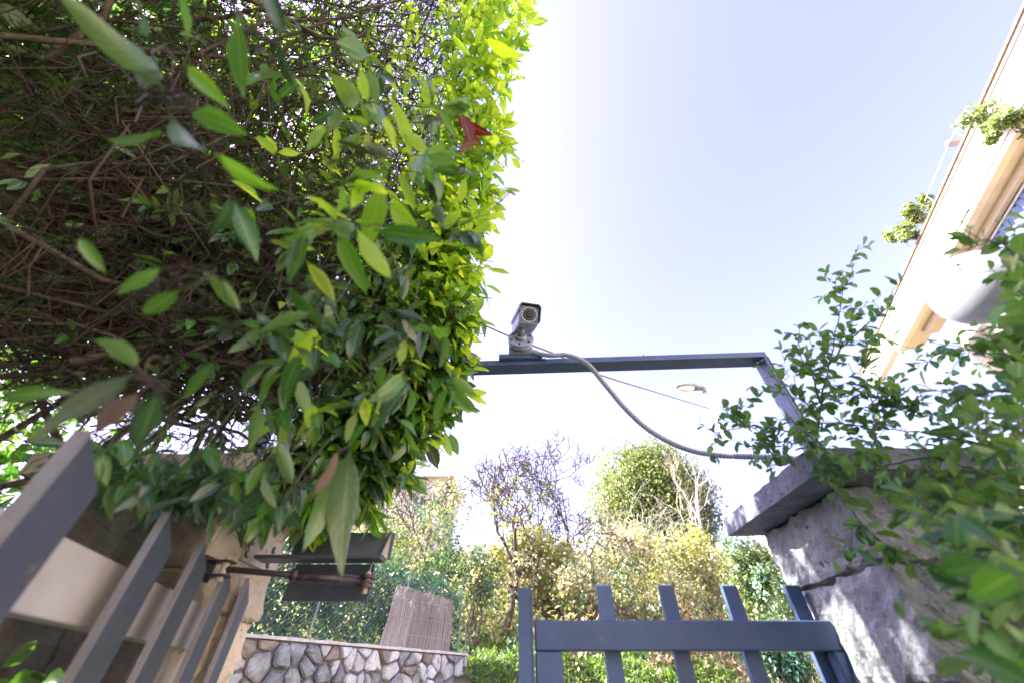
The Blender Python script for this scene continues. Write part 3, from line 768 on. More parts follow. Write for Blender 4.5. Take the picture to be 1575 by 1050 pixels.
# ------------------------------------------------------------------ building on the right
def right_building():
    du = unit([.37, .93, 0]); nn = np.array([-du[1], du[0], 0])     # nn points to the street
    c0 = -6.41                                                      # nn . p  on the parapet face
    org = nn*c0
    def B(s, off, z): return org + du*s - nn*off + np.array([0, 0, EYE+z])   # off into the building
    ZT, ZB, ZS = 7.0, 6.39, 6.36
    t = thing('apartment_building', 'white apartment block with a long solid balcony parapet on the right', 'building', (8.5, 3, 0))
    def slab(s0, s1, o0, o1, z0, z1, name, m, parent=t):
        mb = MB(); poly = [B(s0,o0,0)[:2], B(s1,o0,0)[:2], B(s1,o1,0)[:2], B(s0,o1,0)[:2]]
        return mb.prism(poly, EYE+z0, EYE+z1).build(name, m, parent)
    s_end = 12.2
    slab(-8, s_end, 0, .16, ZB, ZT, 'parapet', M['white'])
    slab(-8, s_end, -.03, .19, ZT+.002, ZT+.045, 'flashing', M['brown_trim'])
    slab(-8, s_end, -.015, .0-.001, ZT-.085, ZT-.065, 'drip_edge', M['brown_trim'])
    slab(-8, 10.3, .161, .56, ZB-.10, ZB+.12, 'soffit', M['cream'])
    slab(-8, 9.6, .30, .549, ZB-.24, ZB-.103, 'soffit_band', M['cream'])
    slab(-8, 10.3, .02, .158, ZB-.10, ZB-.003, 'soffit_edge', M['cream'])
    # wall planes
    slab(-8, 8.6, .561, 6, -1.5, ZT-.2, 'wall', M['pale_wall'])
    slab(8.603, 10.4, 1.25, 6, -1.5, ZT-.3, 'wall', M['pale_wall'])
    slab(-8, 8.4, .30, .558, 3.1, 3.32, 'string_course', M['cream'])
    slab(8.7, 11.6, .5, 1.2, -1.5, 3.4, 'wing', M['pale_wall'])
    # windows with shutters in the upper wall
    for (s0, s1) in ((-1.3, 1.6), (2.6, 4.6), (5.75, 7.9)):
        w = slab(s0, s1, .525, .559, 4.3, 6.05, 'window', M['shutter'])
        k = 0; z = 4.35
        while z < 6.0:
            slab(s0+.06, s1-.06, .505, .523, z, z+.035, 'slat', M['shutter'], w); z += .07
        slab(s0-.05, s1+.05, .49, .522, 6.06, 6.12, 'frame', M['brown_trim'], w)
        slab(s0-.05, s0, .49, .522, 4.3, 6.05, 'frame', M['brown_trim'], w); slab(s1, s1+.05, .49, .522, 4.3, 6.05, 'frame', M['brown_trim'], w)
    # striped blind hanging out of the first window
    aw = MB(); n = 22; V = []
    for i in range(n+1):
        s = 5.8 + 1.5*i/n; o = .40 + .035*(i % 2)
        zb = 5.25 + .16*math.sin(i*.55)
        V += [B(s, o, 6.10), B(s, o, zb+.25)]
    aw.add(V, [(2*i, 2*i+2, 2*i+3, 2*i+1) for i in range(n)]).build('blind', M['curtain'], t)
    MB().tube([B(5.7, .40, 6.11), B(7.4, .40, 6.11)], .02, 6).build('blind_rod', M['rail_white'], t)
    # low railing on the parapet
    r = thing('balcony_railing', 'thin white railing standing on the balcony parapet', 'railing', B(4, .08, ZT+.045))
    MB().tube([B(5.2, .08, ZT+.36), B(7.7, .08, ZT+.36)], .011, 6).build('handrail', M['rail_white'], r)
    for s in (5.2, 6.5, 7.7): MB().tube([B(s, .08, ZT+.045), B(s, .08, ZT+.36)], .010, 6).build('upright', M['rail_white'], r)
    MB().tube([B(4.7, .08, ZT+.05), B(5.2, .08, ZT+.36)], .014, 6).build('brace', M['rail_white'], r)
    mb = MB().box(B(5.35, .05, ZT+.26), (.22, .12, .07), bev=.02); mb.build('bracket', M['rail_white'], r)
    # balcony plants
    def plant(u, v, wpx, hpx, label, off, n, seed, m='soft_conifer'):
        rr = ray(u, v); tt = (c0 - 0 - off)/np.dot(nn, rr); p = EV + rr*tt
        d = tt; q = thing('balcony_plant', label, 'plant', p, 'plants on the balcony parapet')
        crown('foliage', p, (wpx*d/FPX/2, wpx*d/FPX/2, hpx*d/FPX/2), n, .07, M[m], q, 10, seed, 'mini')
        g = np.random.default_rng(seed); L = [(wig(p-[0,0,.3], p+g.normal(size=3)*wpx*d/FPX*.22, 5, .08), .008, .002) for k in range(12)]
        link_mesh('stems', tubes_mesh('stems', L, M['grey_bark']), q, kind='stuff')
    plant(1397, 358, 56, 56, 'round pale green plant at the end of the parapet', .06, 1500, 1)
    plant(1422, 322, 44, 50, 'darker plant growing through the parapet railing', .12, 1200, 2, 'leaf_olive')
    plant(1552, 190, 80, 52, 'feathery plant hanging over the parapet, largest of the balcony plants', -.05, 1800, 3)
    plant(1507, 176, 60, 26, 'thin feathery sprig reaching out from the parapet', -.1, 500, 4)
right_building()

# ------------------------------------------------------------------ street lamp and overhead cable
def street_lamp():
    head = PY(1058, 596, 6.9); pole = PY(1080, 597, 6.9)
    t = thing('street_lamp', 'pale street lamp with a cobra head behind the gate frame', 'street lamp', (pole[0]+.1, 6.9, 0))
    x = pole[0]+.04
    MB().tube([(x+.02, 6.9, 0), (x+.01, 6.9, pole[2]-1.2), (x, 6.9, pole[2]-.08)], [.075, .045, .032], 12).build('pole', M['rail_white'], t, smooth=True)
    n = 9; V = []; F = []
    L = .62; x1 = x+.02; prof = [(0,.03,.03),(.08,.055,.05),(.25,.07,.06),(.34,.11,.075),(.55,.12,.08),(.78,.12,.07),(.93,.09,.05),(1,.03,.02)]
    for tt, w, h in prof:
        for k in range(12):
            a = 2*math.pi*k/12; V.append((x1-L*tt, 6.9+w*math.cos(a), pole[2]+.02+h*max(-.35, math.sin(a)) + .03*tt))
    for i in range(len(prof)-1):
        for k in range(12): F.append((i*12+k, i*12+(k+1) % 12, (i+1)*12+(k+1) % 12, (i+1)*12+k))
    F += [tuple(range(12)), tuple((len(prof)-1)*12+k for k in range(11, -1, -1))]
    h = MB().add(V, F).build('lamp_head', M['lamp_head'], t, smooth=True)
    V = []; F = []
    for i in range(5):
        for k in range(16):
            a = 2*math.pi*k/16; r = math.cos(i/4*math.pi/2*.98)
            V.append((x1-L*.66+.19*r*math.cos(a), 6.9+.095*r*math.sin(a), pole[2]+.01-.07*math.sin(i/4*math.pi/2)))
    for i in range(4):
        for k in range(16): F.append((i*16+k, (i+1)*16+k, (i+1)*16+(k+1) % 16, i*16+(k+1) % 16))
    MB().add(V, F).build('lens_cover', M['lampglass'], t, smooth=True)
    MB().box((x1-L*.17, 6.9, pole[2]-.012), (.2, .09, .03), bev=.01).build('gear_cover', M['lamp_under'], t)
    MB().tube([(x1-.03, 6.9, pole[2]-.1), (x1-.03, 6.9, pole[2]+.04)], .045, 10).build('clamp', M['lamp_under'], t)
    return np.array([x, 6.9, pole[2]-.55])
lamp_pt = street_lamp()
def cable():
    a = PY(700, 478, 1.45); b = lamp_pt
    k1 = PY(726, 491, 1.5); k2 = PY(860, 547, 2.1); k3 = PY(1000, 600, 4.0)
    pts = np.array([a, k1, PY(790, 520, 1.8), k2, PY(920, 575, 2.7), k3, b])
    # catmull-rom
    out = []
    for i in range(len(pts)-1):
        p0, p1, p2, p3 = pts[max(0,i-1)], pts[i], pts[i+1], pts[min(len(pts)-1,i+2)]
        for t in np.linspace(0, 1, 6, endpoint=False):
            out.append(.5*((2*p1)+(-p0+p2)*t+(2*p0-5*p1+4*p2-p3)*t*t+(-p0+3*p1-3*p2+p3)*t**3))
    out.append(pts[-1])
    o = MB().tube(out, np.linspace(.0045, .008, len(out)), 6).build('overhead_cable', M['rope'])
    tag(o, 'thin brown cable running from the hedge behind the camera to the street lamp', 'cable')
cable()

# ------------------------------------------------------------------ gate pillars
def rock_block(mb, lo, hi, seed, amp=.012, res=.035, vis=None):
    """rough split-faced block between two corners"""
    lo = np.array(lo, float); hi = np.array(hi, float); n = np.maximum(2, np.round((hi-lo)/res).astype(int))
    idx = {}; V = []
    def vid(i, j, k):
        key = (i, j, k)
        if key in idx: return idx[key]
        f = np.array([i/n[0], j/n[1], k/n[2]]); p = lo+(hi-lo)*f
        q = Vector((p*9+seed*3.7).tolist()); q2 = Vector((p*np.array([30, 30, 55])+seed).tolist())
        d = np.array([0.0, 0, 0])
        for ax, c in enumerate((i, j, k)):
            s = -1 if c == 0 else (1 if c == n[ax] else 0)
            if s: d[ax] += s*(amp*(mnoise.noise(q)*.55 + .55*mnoise.noise(q2) + .35*mnoise.noise(q2*2.1) + .55*math.floor(3.2*mnoise.noise(q*1.9)+.5)*.4) )
        edge = sum(1 for ax, c in enumerate((i, j, k)) if c in (0, n[ax]))
        if edge >= 2: p = p + ((lo+hi)/2-p)/np.abs(hi-lo)*amp*.6
        idx[key] = len(V); V.append(p+d); return idx[key]
    F = []
    for ax in range(3):
        o1, o2 = (ax+1) % 3, (ax+2) % 3
        for side in (0, n[ax]):
            for a in range(n[o1]):
                for b in range(n[o2]):
                    q = []
                    for (da, db) in ((0,0),(1,0),(1,1),(0,1)):
                        c = [0,0,0]; c[ax] = side; c[o1] = a+da; c[o2] = b+db; q.append(vid(*c))
                    F.append(tuple(q if side else q[::-1]))
    mb.add(V, F)
def slab_cap(lo, hi, m, parent, seed, amp=.004):
    mb = MB(); rock_block(mb, lo, hi, seed, amp, .03); return mb.build('cap_slab', m, parent)

def pillar(name, label, x0, x1, y0, y1, capz, cap, m, mcap, rows, seed):
    t = thing(name, label, 'pillar', ((x0+x1)/2, (y0+y1)/2, 0), 'stone pillars of the gateway')
    MB().box(((x0+x1)/2, (y0+y1)/2, (capz-.002)/2), (x1-x0-.05, y1-y0-.05, capz-.002)).build('mortar_core', M['mortar'], t)
    slab_cap((cap[0], cap[2], capz+.003), (cap[1], cap[3], capz+.066), mcap, t, seed)
    z = capz; i = 0
    g = random.Random(seed)
    while z > .05:
        h = rows[i] if i < len(rows) else g.uniform(.19, .26)
        zl = max(.0, z-h)
        j = g.uniform(-.008, .01)
        if i % 2 == 0 or x0 > 0:   # two blocks: inner side block whole depth, outer block
            xm = x0 + (x1-x0)*g.uniform(.5, .6) if x0 > 0 else x1 - (x1-x0)*g.uniform(.5, .6)
            parts = [((x0-j, y0-j, zl+.004), (xm-.004, y1, z-.003)), ((xm+.004, y0+j*.4, zl+.004), (x1+.006, y1, z-.003))]
        else:
            ym = y0+(y1-y0)*g.uniform(.45, .6); xm = (x0+x1)/2 + g.uniform(-.04, .04)
            parts = [((x0-j, y0-.006, zl+.004), (xm, ym-.004, z-.003)), ((xm+.006, y0+.004, zl+.004), (x1, ym-.003, z-.003)), ((x0+.004, ym+.004, zl+.004), (x1-.004, y1+j, z-.003))]
        for k, (lo, hi) in enumerate(parts):
            mb = MB(); rock_block(mb, lo, hi, seed*10+i*3+k, .013, .017 if z > 1.25 else .08); mb.build('stone', m, t)
        z -= h; i += 1
    return t
RP = pillar('gate_pillar', 'grey split-stone gate pillar with slate cap, shaded under the leafy shrub', .935, 1.36, 1.07, 1.52, EYE+.43, (.83, 1.46, .97, 1.57), M['stone_grey'], M['slate'], [.19, .235, .21, .24], 3)
def shade_facing(t):  # thin veneer added over the pillar front, shade put in as dark colour
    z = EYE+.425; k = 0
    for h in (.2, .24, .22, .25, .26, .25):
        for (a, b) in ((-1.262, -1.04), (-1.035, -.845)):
            mb = MB(); rock_block(mb, (a, 1.098, z-h+.006), (b, 1.118, z), 50+k, .006, .03); mb.build('shade_veneer', M['shade_stone'], t); k += 1
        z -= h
LP = pillar('gate_pillar', 'warm beige stone gate pillar holding the gate opener under the hedge', -1.27, -.83, 1.13, 1.52, EYE+.43, (-1.36, -.735, 1.00, 1.57), M['stone_warm'], M['cap_warm'], [.27, .20, .22, .24], 8)
shade_facing(LP)
# boundary wall running on from the right pillar
def side_wall():
    t = thing('boundary_wall', 'shaded stone boundary wall running right from the grey pillar', 'wall', (2.4, 1.35, 0))
    MB().box((2.4, 1.35, .85), (2.0, .24, 1.7)).build('mortar_core', M['mortar'], t)
    for i in range(6):
        for k in range(4):
            x0 = 1.38+i*.34; z0 = .88+k*.2
            mb = MB(); rock_block(mb, (x0, 1.205, z0), (x0+.33, 1.25, z0+.19), i*7+k, .01, .06); mb.build('stone', M['stone_grey'], t)
    mb = MB(); rock_block(mb, (1.36, 1.14, 1.70), (3.4, 1.52, 1.75), 77, .004, .1); mb.build('cap_slab', M['slate'], t)
side_wall()

# ------------------------------------------------------------------ right gate leaf
def right_gate():
    y = 1.40
    hingex = PY(1283, 950, y)[0]
    t = thing('gate_leaf', 'closed blue-grey steel gate leaf with spaced flat bars beside the right pillar', 'gate', (hingex, y, 0), 'leaves of the gate')
    X = lambda u, v, yy=y: PY(u, v, yy)[0]; Z = lambda v, yy=y: PY(800, v, yy)[2]
    zt, zb = Z(953), Z(1000)
    xl = X(822, 960)
    # rail (box tube), stiles
    yr = y-.022
    MB().box(((xl+hingex)/2, y, (Z(953, yr)+Z(1000, yr))/2), (hingex-xl, .044, Z(953, yr)-Z(1000, yr)), bev=.003).build('rail', M['steel'], t)
    wst = X(864, 1010)-xl
    MB().box((xl+wst/2, y+.001, (Z(1000, yr)-.001+.25)/2), (wst, .044, Z(1000, yr)-.001-.25), bev=.003).build('stile', M['steel'], t)
    MB().box((hingex-.03, y+.001, (Z(1000, yr)-.001+.25)/2), (.06, .044, Z(1000, yr)-.001-.25), bev=.003).build('stile', M['steel'], t)
    MB().box(((xl+hingex)/2, y, .21), (hingex-xl, .044, .075), bev=.003).build('rail', M['steel'], t)
    # angle strip on the meeting edge
    ztop = Z(903, y-.03)
    x0 = X(797, 950, y-.03); x1 = X(820, 950, y-.03)
    MB().box(((x0+x1)/2-.004, y-.028, (ztop+.15)/2), (x1-x0-.008, .006, ztop-.15), bev=.001).build('meeting_strip', M['steel'], t)
    MB().box((x1-.004, y-.012, (ztop+.15)/2-.0), (.006, .040, ztop-.15-.004), bev=.001).build('meeting_flange', M['steel'], t)
    # bars behind the rail
    yb = y+.022+.010
    for (ul, ur, bl, br) in ((916.5,938.6,935.5,960.0), (1011.4,1033.2,1049,1073), (1107.5,1130,1162,1186), (1203.5,1225.5,1276,1300)):
        a0 = PY(ul, 897.5, yb); a1 = PY(ur, 897.5, yb); b0 = PY(bl, 1050, yb); b1 = PY(br, 1050, yb)
        xm = (a0[0]+a1[0]+b0[0]+b1[0])/4; w = (a1[0]-a0[0])
        top = (a0[0]+a1[0])/2; bot = (b0[0]+b1[0])/2; k = (bot-top)/(a0[2]-b0[2])*.55
        mb = MB(); zt_ = a0[2]; zb_ = .24
        f = lambda z: top + (zt_-z)*k*(.5 if z < 1.3 else 1)
        V = []
        for z in (zb_, zt_-.006):
            for (dx, dy) in ((-w/2, -.009), (w/2, -.009), (w/2, .009), (-w/2, .009)):
                V.append((f(max(z, 1.3)) + dx, yb+dy, z + (.006 if dy > 0 and z > 1 else 0)))
        mb.add(V, [(3,2,1,0),(4,5,6,7),(0,1,5,4),(1,2,6,5),(2,3,7,6),(3,0,4,7)]).build('bar', M['steel'], t, bevel=.0015)
    # hinges
    for z in (.5, 1.45): MB().tube([(hingex+.012, y, z-.05), (hingex+.012, y, z+.05)], .012, 10).build('hinge', M['dark_metal'], t)
right_gate()

# ------------------------------------------------------------------ left gate leaf, swung in towards the camera
def left_gate():
    H = EYE+.245
    A = np.array([-.86, 1.47]); Bp = np.array([-.565, .36])
    ld = unit(Bp-A); nr = np.array([-ld[1], ld[0]])     # nr towards the opening?
    if nr[0] < 0: nr = -nr
    t = thing('gate_leaf', 'open blue-grey gate leaf swung towards the viewer with wide slanting-topped bars', 'gate', (A[0], A[1], 0), 'leaves of the gate')
    # bars: measured plan positions of the near edge
    T = [(-58+60, 700, 'x')]
    tops = [((142, 668), (152, 697), 0), ((262, 790), (282, 828), 0), ((316, 832), (329, 858), 0), ((355, 868), (366, 893), 0), ((384, 890), (394, 908), 0)]
    tops = [tops[0], tops[1], tops[2], tops[3], tops[4]]
    widths = [.080, .082, .082, .080, .080]
    for i, ((ua, va), (ub, vb), _) in enumerate(tops):
        a = PZ(ua, va, H)[:2]
        w = widths[i]; th = (.014, .008, .007, .006, .006)[i]
        p0 = a; p1 = a - ld*w                       # face runs back towards the hinge
        q0 = a - nr*th; q1 = p1 - nr*th
        poly = [p0, p1, q1, q0]
        # slanting top: falls towards the hinge side
        drop = .045
        mb = MB()
        mb.prism([q0, p0, p1, q1], .22, [H, H, H-drop, H-drop]).build('bar', M['steel_slate'], t, bevel=.002)
        # paler strip on the viewer end: the lit bar side put in as colour
        e0 = p0 + ld*.0012; f0 = q0 + ld*.0012
        mb = MB(); mb.prism([f0-nr*.004, f0-nr*.004+ld*.004, e0+nr*.001+ld*.004, e0+nr*.001], .22, H+.002).build('bar_lit_strip', M['steel_lit_edge'], t)
    # frame behind the bars
    o = -.024-.02
    def fr(s): return Bp + (A-Bp)*s
    def box(s0, s1, z0, z1, name, m, off0=-.025, off1=-.062):
        a, b = fr(s0), fr(s1)
        MB().prism([a+nr*off1, a+nr*off0, b+nr*off0, b+nr*off1], z0, z1).build(name, m, t, bevel=.002)
    box(.115, .94, EYE+.075, EYE+.165, 'rail', M['steel_pale'])
    box(.115, .20, .26, EYE+.073, 'stile', M['steel_pale'])
    box(.90, .94, .26, EYE+.073, 'stile', M['steel_pale'])
    box(.115, .94, .18, .258, 'rail', M['steel_pale'])
left_gate()

# ------------------------------------------------------------------ gate opener
def opener():
    t = thing('gate_opener', 'dark articulated gate opener arm under a steel hood on the beige pillar', 'gate opener', (-.8, 1.33, EYE+.3))
    xs = -.818
    q = [PX(388, 819, xs), PX(367, 861, xs), PX(416, 882, xs), PX(436, 838, xs)]
    nv = np.array([.010, 0, 0])
    V = [p for p in q] + [p+nv for p in q]
    MB().add(V, [(0,1,2,3),(7,6,5,4),(0,4,5,1),(1,5,6,2),(2,6,7,3),(3,7,4,0)]).build('mounting_plate', M['galv'], t, bevel=.001)
    for (u, v, m) in ((389, 832, 'lens'), (380, 851, 'lens'), (412, 868, 'lens'), (421, 846, 'lens')):
        c = PX(u, v, xs+.0105)
        MB().tube([c, c+[.0025, 0, 0]], .0115, 12).build('bolt_hole', M['arm'], t)
        MB().tube([c+[.002,0,.001], c+[.008,0,.001]], .0065, 6).build('bolt', M['galv'], t)
    # hood: top web + underside bar + hanging plate
    zb = PY(500, 860, 1.30)[2]
    xa, xb = PY(403, 855, 1.33)[0], PY(592, 855, 1.33)[0]
    MB().box(((xa+xb)/2, 1.318, zb+.006), (xb-xa, .062, .010), bev=.001).build('bracket_beam', M['dark_metal'], t)
    xh = PY(452, 845, 1.36)[0]
    MB().box(((xh+xb)/2+.006, 1.354, zb+.052), (xb-xh+.012, .007, .080), bev=.001).build('hood', M['dark_metal'], t)
    # end gusset of the hood
    e = MB(); x = xb-.002
    e.add([(x, 1.290, zb+.012), (x, 1.350, zb+.012), (x, 1.350, zb+.088), (x+.004, 1.290, zb+.012), (x+.004, 1.350, zb+.012), (x+.004, 1.350, zb+.088)], [(0,1,2),(5,4,3),(0,3,4,1),(1,4,5,2),(2,5,3,0)]).build('hood_end', M['galv'], t)
    zc = PY(500, 925, 1.40)[2]
    xc0, xc1, xd0, xd1 = PY(462, 862, 1.40)[0], PY(580, 862, 1.40)[0], PY(438, 918, 1.40)[0], PY(566, 925, 1.40)[0]
    h = MB(); y0, y1 = 1.385, 1.391; zt = zb+.006
    V = [(xc0, y0, zt), (xc1, y0, zt), (xd1, y0, zc), (xd0, y0, zc)]; V += [(a, y1, c) for a, b, c in V]
    h.add(V, [(3,2,1,0),(4,5,6,7),(0,1,5,4),(1,2,6,5),(2,3,7,6),(3,0,4,7)]).build('back_plate', M['dark_metal'], t)
    # arm
    pv = PY(560, 894, 1.325)
    cl = np.array([-.752, 1.125, PY(345, 874, 1.125)[2]])
    d = unit(cl-pv)
    MB().tube([pv, pv+(cl-pv)*.55], .0135, 14).build('piston_body', M['arm'], t, smooth=True)
    MB().tube([pv+(cl-pv)*.55, pv+(cl-pv)*.58, cl], [.0115, .0075, .0075], 12).build('piston_rod', M['arm'], t, smooth=True)
    MB().tube([pv+(cl-pv)*.52, pv+(cl-pv)*.56], .0155, 14).build('collar', M['arm'], t, smooth=True)
    for k in (-1, 0, 1):
        MB().tube([pv+[.008, 0, .012*k-.004], pv+[.008, 0, .012*k+.004]], .023 if k else .018, 16).build('pivot_washer', M['arm'], t, smooth=False)
    MB().tube([pv+[.008, 0, -.03], pv+[.008, 0, .026]], .008, 8).build('pivot_bolt', M['galv'], t)
    MB().tube([pv+[.008, 0, .02], (xb-.035, 1.33, zb)], .0022, 6).build('pivot_pin', M['galv'], t)
    # clevis
    for s in (-1, 1): MB().box(cl+np.array([-.012, 0, .016*s]), (.06, .034, .005), bev=.001).build('clevis_plate', M['arm'], t)
    MB().tube([cl+[0, 0, -.028], cl+[0, 0, .026]], .0085, 8).build('clevis_bolt', M['galv'], t)
    MB().box(cl+np.array([-.045, 0, 0]), (.008, .05, .055), bev=.001).build('clevis_base', M['arm'], t)
opener()

# ------------------------------------------------------------------ overhead frame
BL = PY(715, 557, 1.335); BR = PY(1165, 546, 1.275)
BZ = (BL[2]+BR[2])/2
def frame():
    t = thing('overhead_arch', 'blue steel frame bridging the gateway above both pillars', 'metal frame', (1.08, 1.27, EYE+.496))
    a = np.array([BR[0], 1.265, 0]); d = unit([BL[0]-BR[0], .065, 0])
    zt, zb = BR[2]-.028, BR[2]-.045
    x_left = a + d*2.1
    n = np.array([-d[1], d[0], 0])*np.sign(-d[0]) * -1
    n = np.array([0, 1, 0.0])
    def strip(p, q, w0, w1, z0, z1, name, m=M['steel'], bev=.0015):
        MB().prism([(p+n*w0)[:2], (q+n*w0)[:2], (q+n*w1)[:2], (p+n*w1)[:2]], z0, z1).build(name, m, t, bevel=bev)
    zl = .03
    # beam sheared slightly to follow its real fall to the left
    V = []
    tilt = (BL[2]-BR[2])*0
    strip(a, x_left, -.034, .036, zb, zt, 'beam')
    strip(a+[0,0,0], x_left, -.037, -.0345, zb-.002, zt+.008, 'beam_lip')
    # uprights: flat channel with outer lip
    for (x, s) in ((BR[0], 1), (x_left[0], -1)):
        y = a[1] if s > 0 else x_left[1]
        z1 = zb-.001; z0 = EYE+.497
        MB().box((x+s*-.009, y, (z0+z1)/2), (.016, .07, z1-z0), bev=.0015).build('upright', M['steel'], t)
        MB().box((x+s*.0015, y-.034, (z0+z1)/2), (.004, .006, z1-z0), bev=.001).build('upright_lip', M['steel'], t)
    # bolts standing on the beam
    for u in (990, 1136, 776, 833):
        p = PY(u, 545, 1.265)
        MB().tube([(p[0], 1.275, zt), (p[0], 1.275, zt+.030)], .005, 8).build('bolt', M['dark_metal'], t)
        MB().tube([(p[0]+.012, 1.275, zt), (p[0]+.012, 1.275, zt+.008)], .006, 8).build('nut', M['dark_metal'], t)
    p = PY(1196, 566, 1.265)
    for dz in (0, .02):
        MB().tube([(BR[0]-.0, 1.262, zt-.10-dz), (BR[0]+.045, 1.262, zt-.085-dz)], .004, 8).build('bolt', M['dark_metal'], t)
    # mounting strap under the camera
    c = PY(801, 549, 1.28)
    MB().box((c[0]-.004, 1.285, zt+.012), (.185, .05, .022), bev=.001).build('camera_strap', M['steel'], t)
    return zt
FT = frame()

# ------------------------------------------------------------------ security camera
def rot_to(d, upv=(0,0,1)):
    """columns: x right, y forward=d, z up"""
    d = unit(d); x = unit(np.cross(d, upv)); z = np.cross(x, d)
    return np.stack([x, d, z], 1)
def cctv():
    y = 1.262
    c = PY(801, 546, y); zt = FT+.020
    t = thing('security_camera', 'grey bullet security camera with sunshield mounted on the gate frame', 'security camera', (c[0], y, zt))
    # junction box with round top, tilted so its lid faces the viewer
    MB().box((c[0], y+.012, zt+.034), (.106, .050, .066), bev=.006).build('junction_box', M['cctv_dirty'], t, bevel=0)
    up = unit([0.03, -.97, .18])
    b0 = np.array([c[0], y-.014, zt+.056])
    cyl = lambda p, q, r, name, m, sides=28, bev=.0015: MB().tube([p, q], r, sides).build(name, m, t, bevel=bev)
    cyl(b0, b0+up*.016, .056, 'base_ring', M['cctv_dirty'])
    f0 = b0+up*.0165; cyl(f0, f0+up*.011, .0575, 'flange', M['cctv'])
    Rm = rot_to(up, (0, 1, 0))
    for k in range(6):
        a = math.pi/6 + k*math.pi/3
        p = f0+up*.011+Rm[:, 0]*.044*math.cos(a)+Rm[:, 2]*.044*math.sin(a)
        MB().tube([p, p+up*.003], .0048, 8).build('screw', M['lens'], t)
    h0 = f0+up*.0115
    MB().tube([h0, h0+up*.010, h0+up*.016], [.026, .025, .018], 20).build('collar', M['cctv_dirty'], t, smooth=True)
    F = P(813.5, 485, 1.615)                   # centre of the lens window
    axis = unit(np.array([.16, -.83, -.40]))     # looking out and down
    Rb = rot_to(axis)
    rx, up2 = Rb[:, 0], Rb[:, 2]
    L = .185; W = .083; Hh = .080
    cen = F - axis*L/2
    elbow = h0+up*.040+np.array([0,0,.012])
    tgt = cen - up2*(Hh/2+.006) - axis*.03
    MB().tube([h0+up*.012, elbow, elbow*.5+tgt*.5+np.array([0, -.0, .003]), tgt], [.0155, .0155, .015, .014], 16).build('bracket_arm', M['cctv_dirty'], t, smooth=True)
    MB().box(tgt+up2*.004, (.034, .07, .012), Rb, bev=.003).build('swivel', M['cctv'], t)
    MB().box(cen, (W, L, Hh), Rb, bev=.007).build('housing', M['cctv'], t, bevel=.002)
    # front bezel and window
    MB().box(F+axis*.0015, (W-.001, .006, Hh-.001), Rb, bev=.002).build('bezel', M['cctv'], t)
    MB().box(F+axis*.0052, (W-.010, .003, Hh-.010), Rb, bev=.001).build('lens_window', M['face'], t)
    ring = lambda r0, r1, d0, d1, name, m: MB().tube([F+axis*d0, F+axis*d1], [r0, r1], 28).build(name, m, t)
    ring(.0268, .026, .006, .0105, 'lens_ring', M['lens'])
    ring(.0225, .0215, .0107, .0122, 'lens_rim', M['dark_metal'])
    ring(.0185, .014, .0124, .0152, 'lens', M['lens'])
    for k in range(20):
        a = 2*math.pi*k/20; rr = .0325
        p = F+axis*.0070+rx*rr*math.cos(a)+up2*rr*math.sin(a)
        MB().tube([p, p+axis*.0022], .0029, 8).build('infrared_light', M['led'], t)
    for sx in (-1, 1):
        for sz in (-1, 1):
            p = F+axis*.0068+rx*.0335*sx+up2*.0320*sz
            MB().tube([p, p+axis*.002], .0024, 8).build('screw', M['lens'], t)
    MB().tube([F-axis*.022-up2*(Hh/2+.0005), F-axis*.022-up2*(Hh/2+.0025)], .003, 8).build('screw', M['lens'], t)
    # sunshield: bent sheet over the top and sides
    mb = MB(); prof = [(-W/2-.006, -.030), (-W/2-.007, Hh/2-.006), (-W/2+.003, Hh/2+.007), (W/2-.003, Hh/2+.007), (W/2+.007, Hh/2-.006), (W/2+.006, Hh/2-.022)]
    V = []
    S = [-L-.012, .022]
    for s in S:
        for (a, b) in prof: V.append(F+axis*s+rx*a+up2*b)
        for (a, b) in prof: V.append(F+axis*s+rx*(a-.003*np.sign(a))+up2*(b-.003))
    n = len(prof); Fc = []
    for k in range(n-1):
        Fc.append((k, k+1, 2*n+k+1, 2*n+k)); Fc.append((n+k+1, n+k, 3*n+k, 3*n+k+1))
        Fc.append((k, n+k, n+k+1, k+1)); Fc.append((2*n+k, 2*n+k+1, 3*n+k+1, 3*n+k))
    Fc += [(0, 2*n, 3*n, n), (n-1, 2*n-1, 4*n-1, 3*n-1)]
    mb.add(V, Fc).build('sunshield', M['shield'], t)
    return c, zt
cc, czt = cctv()

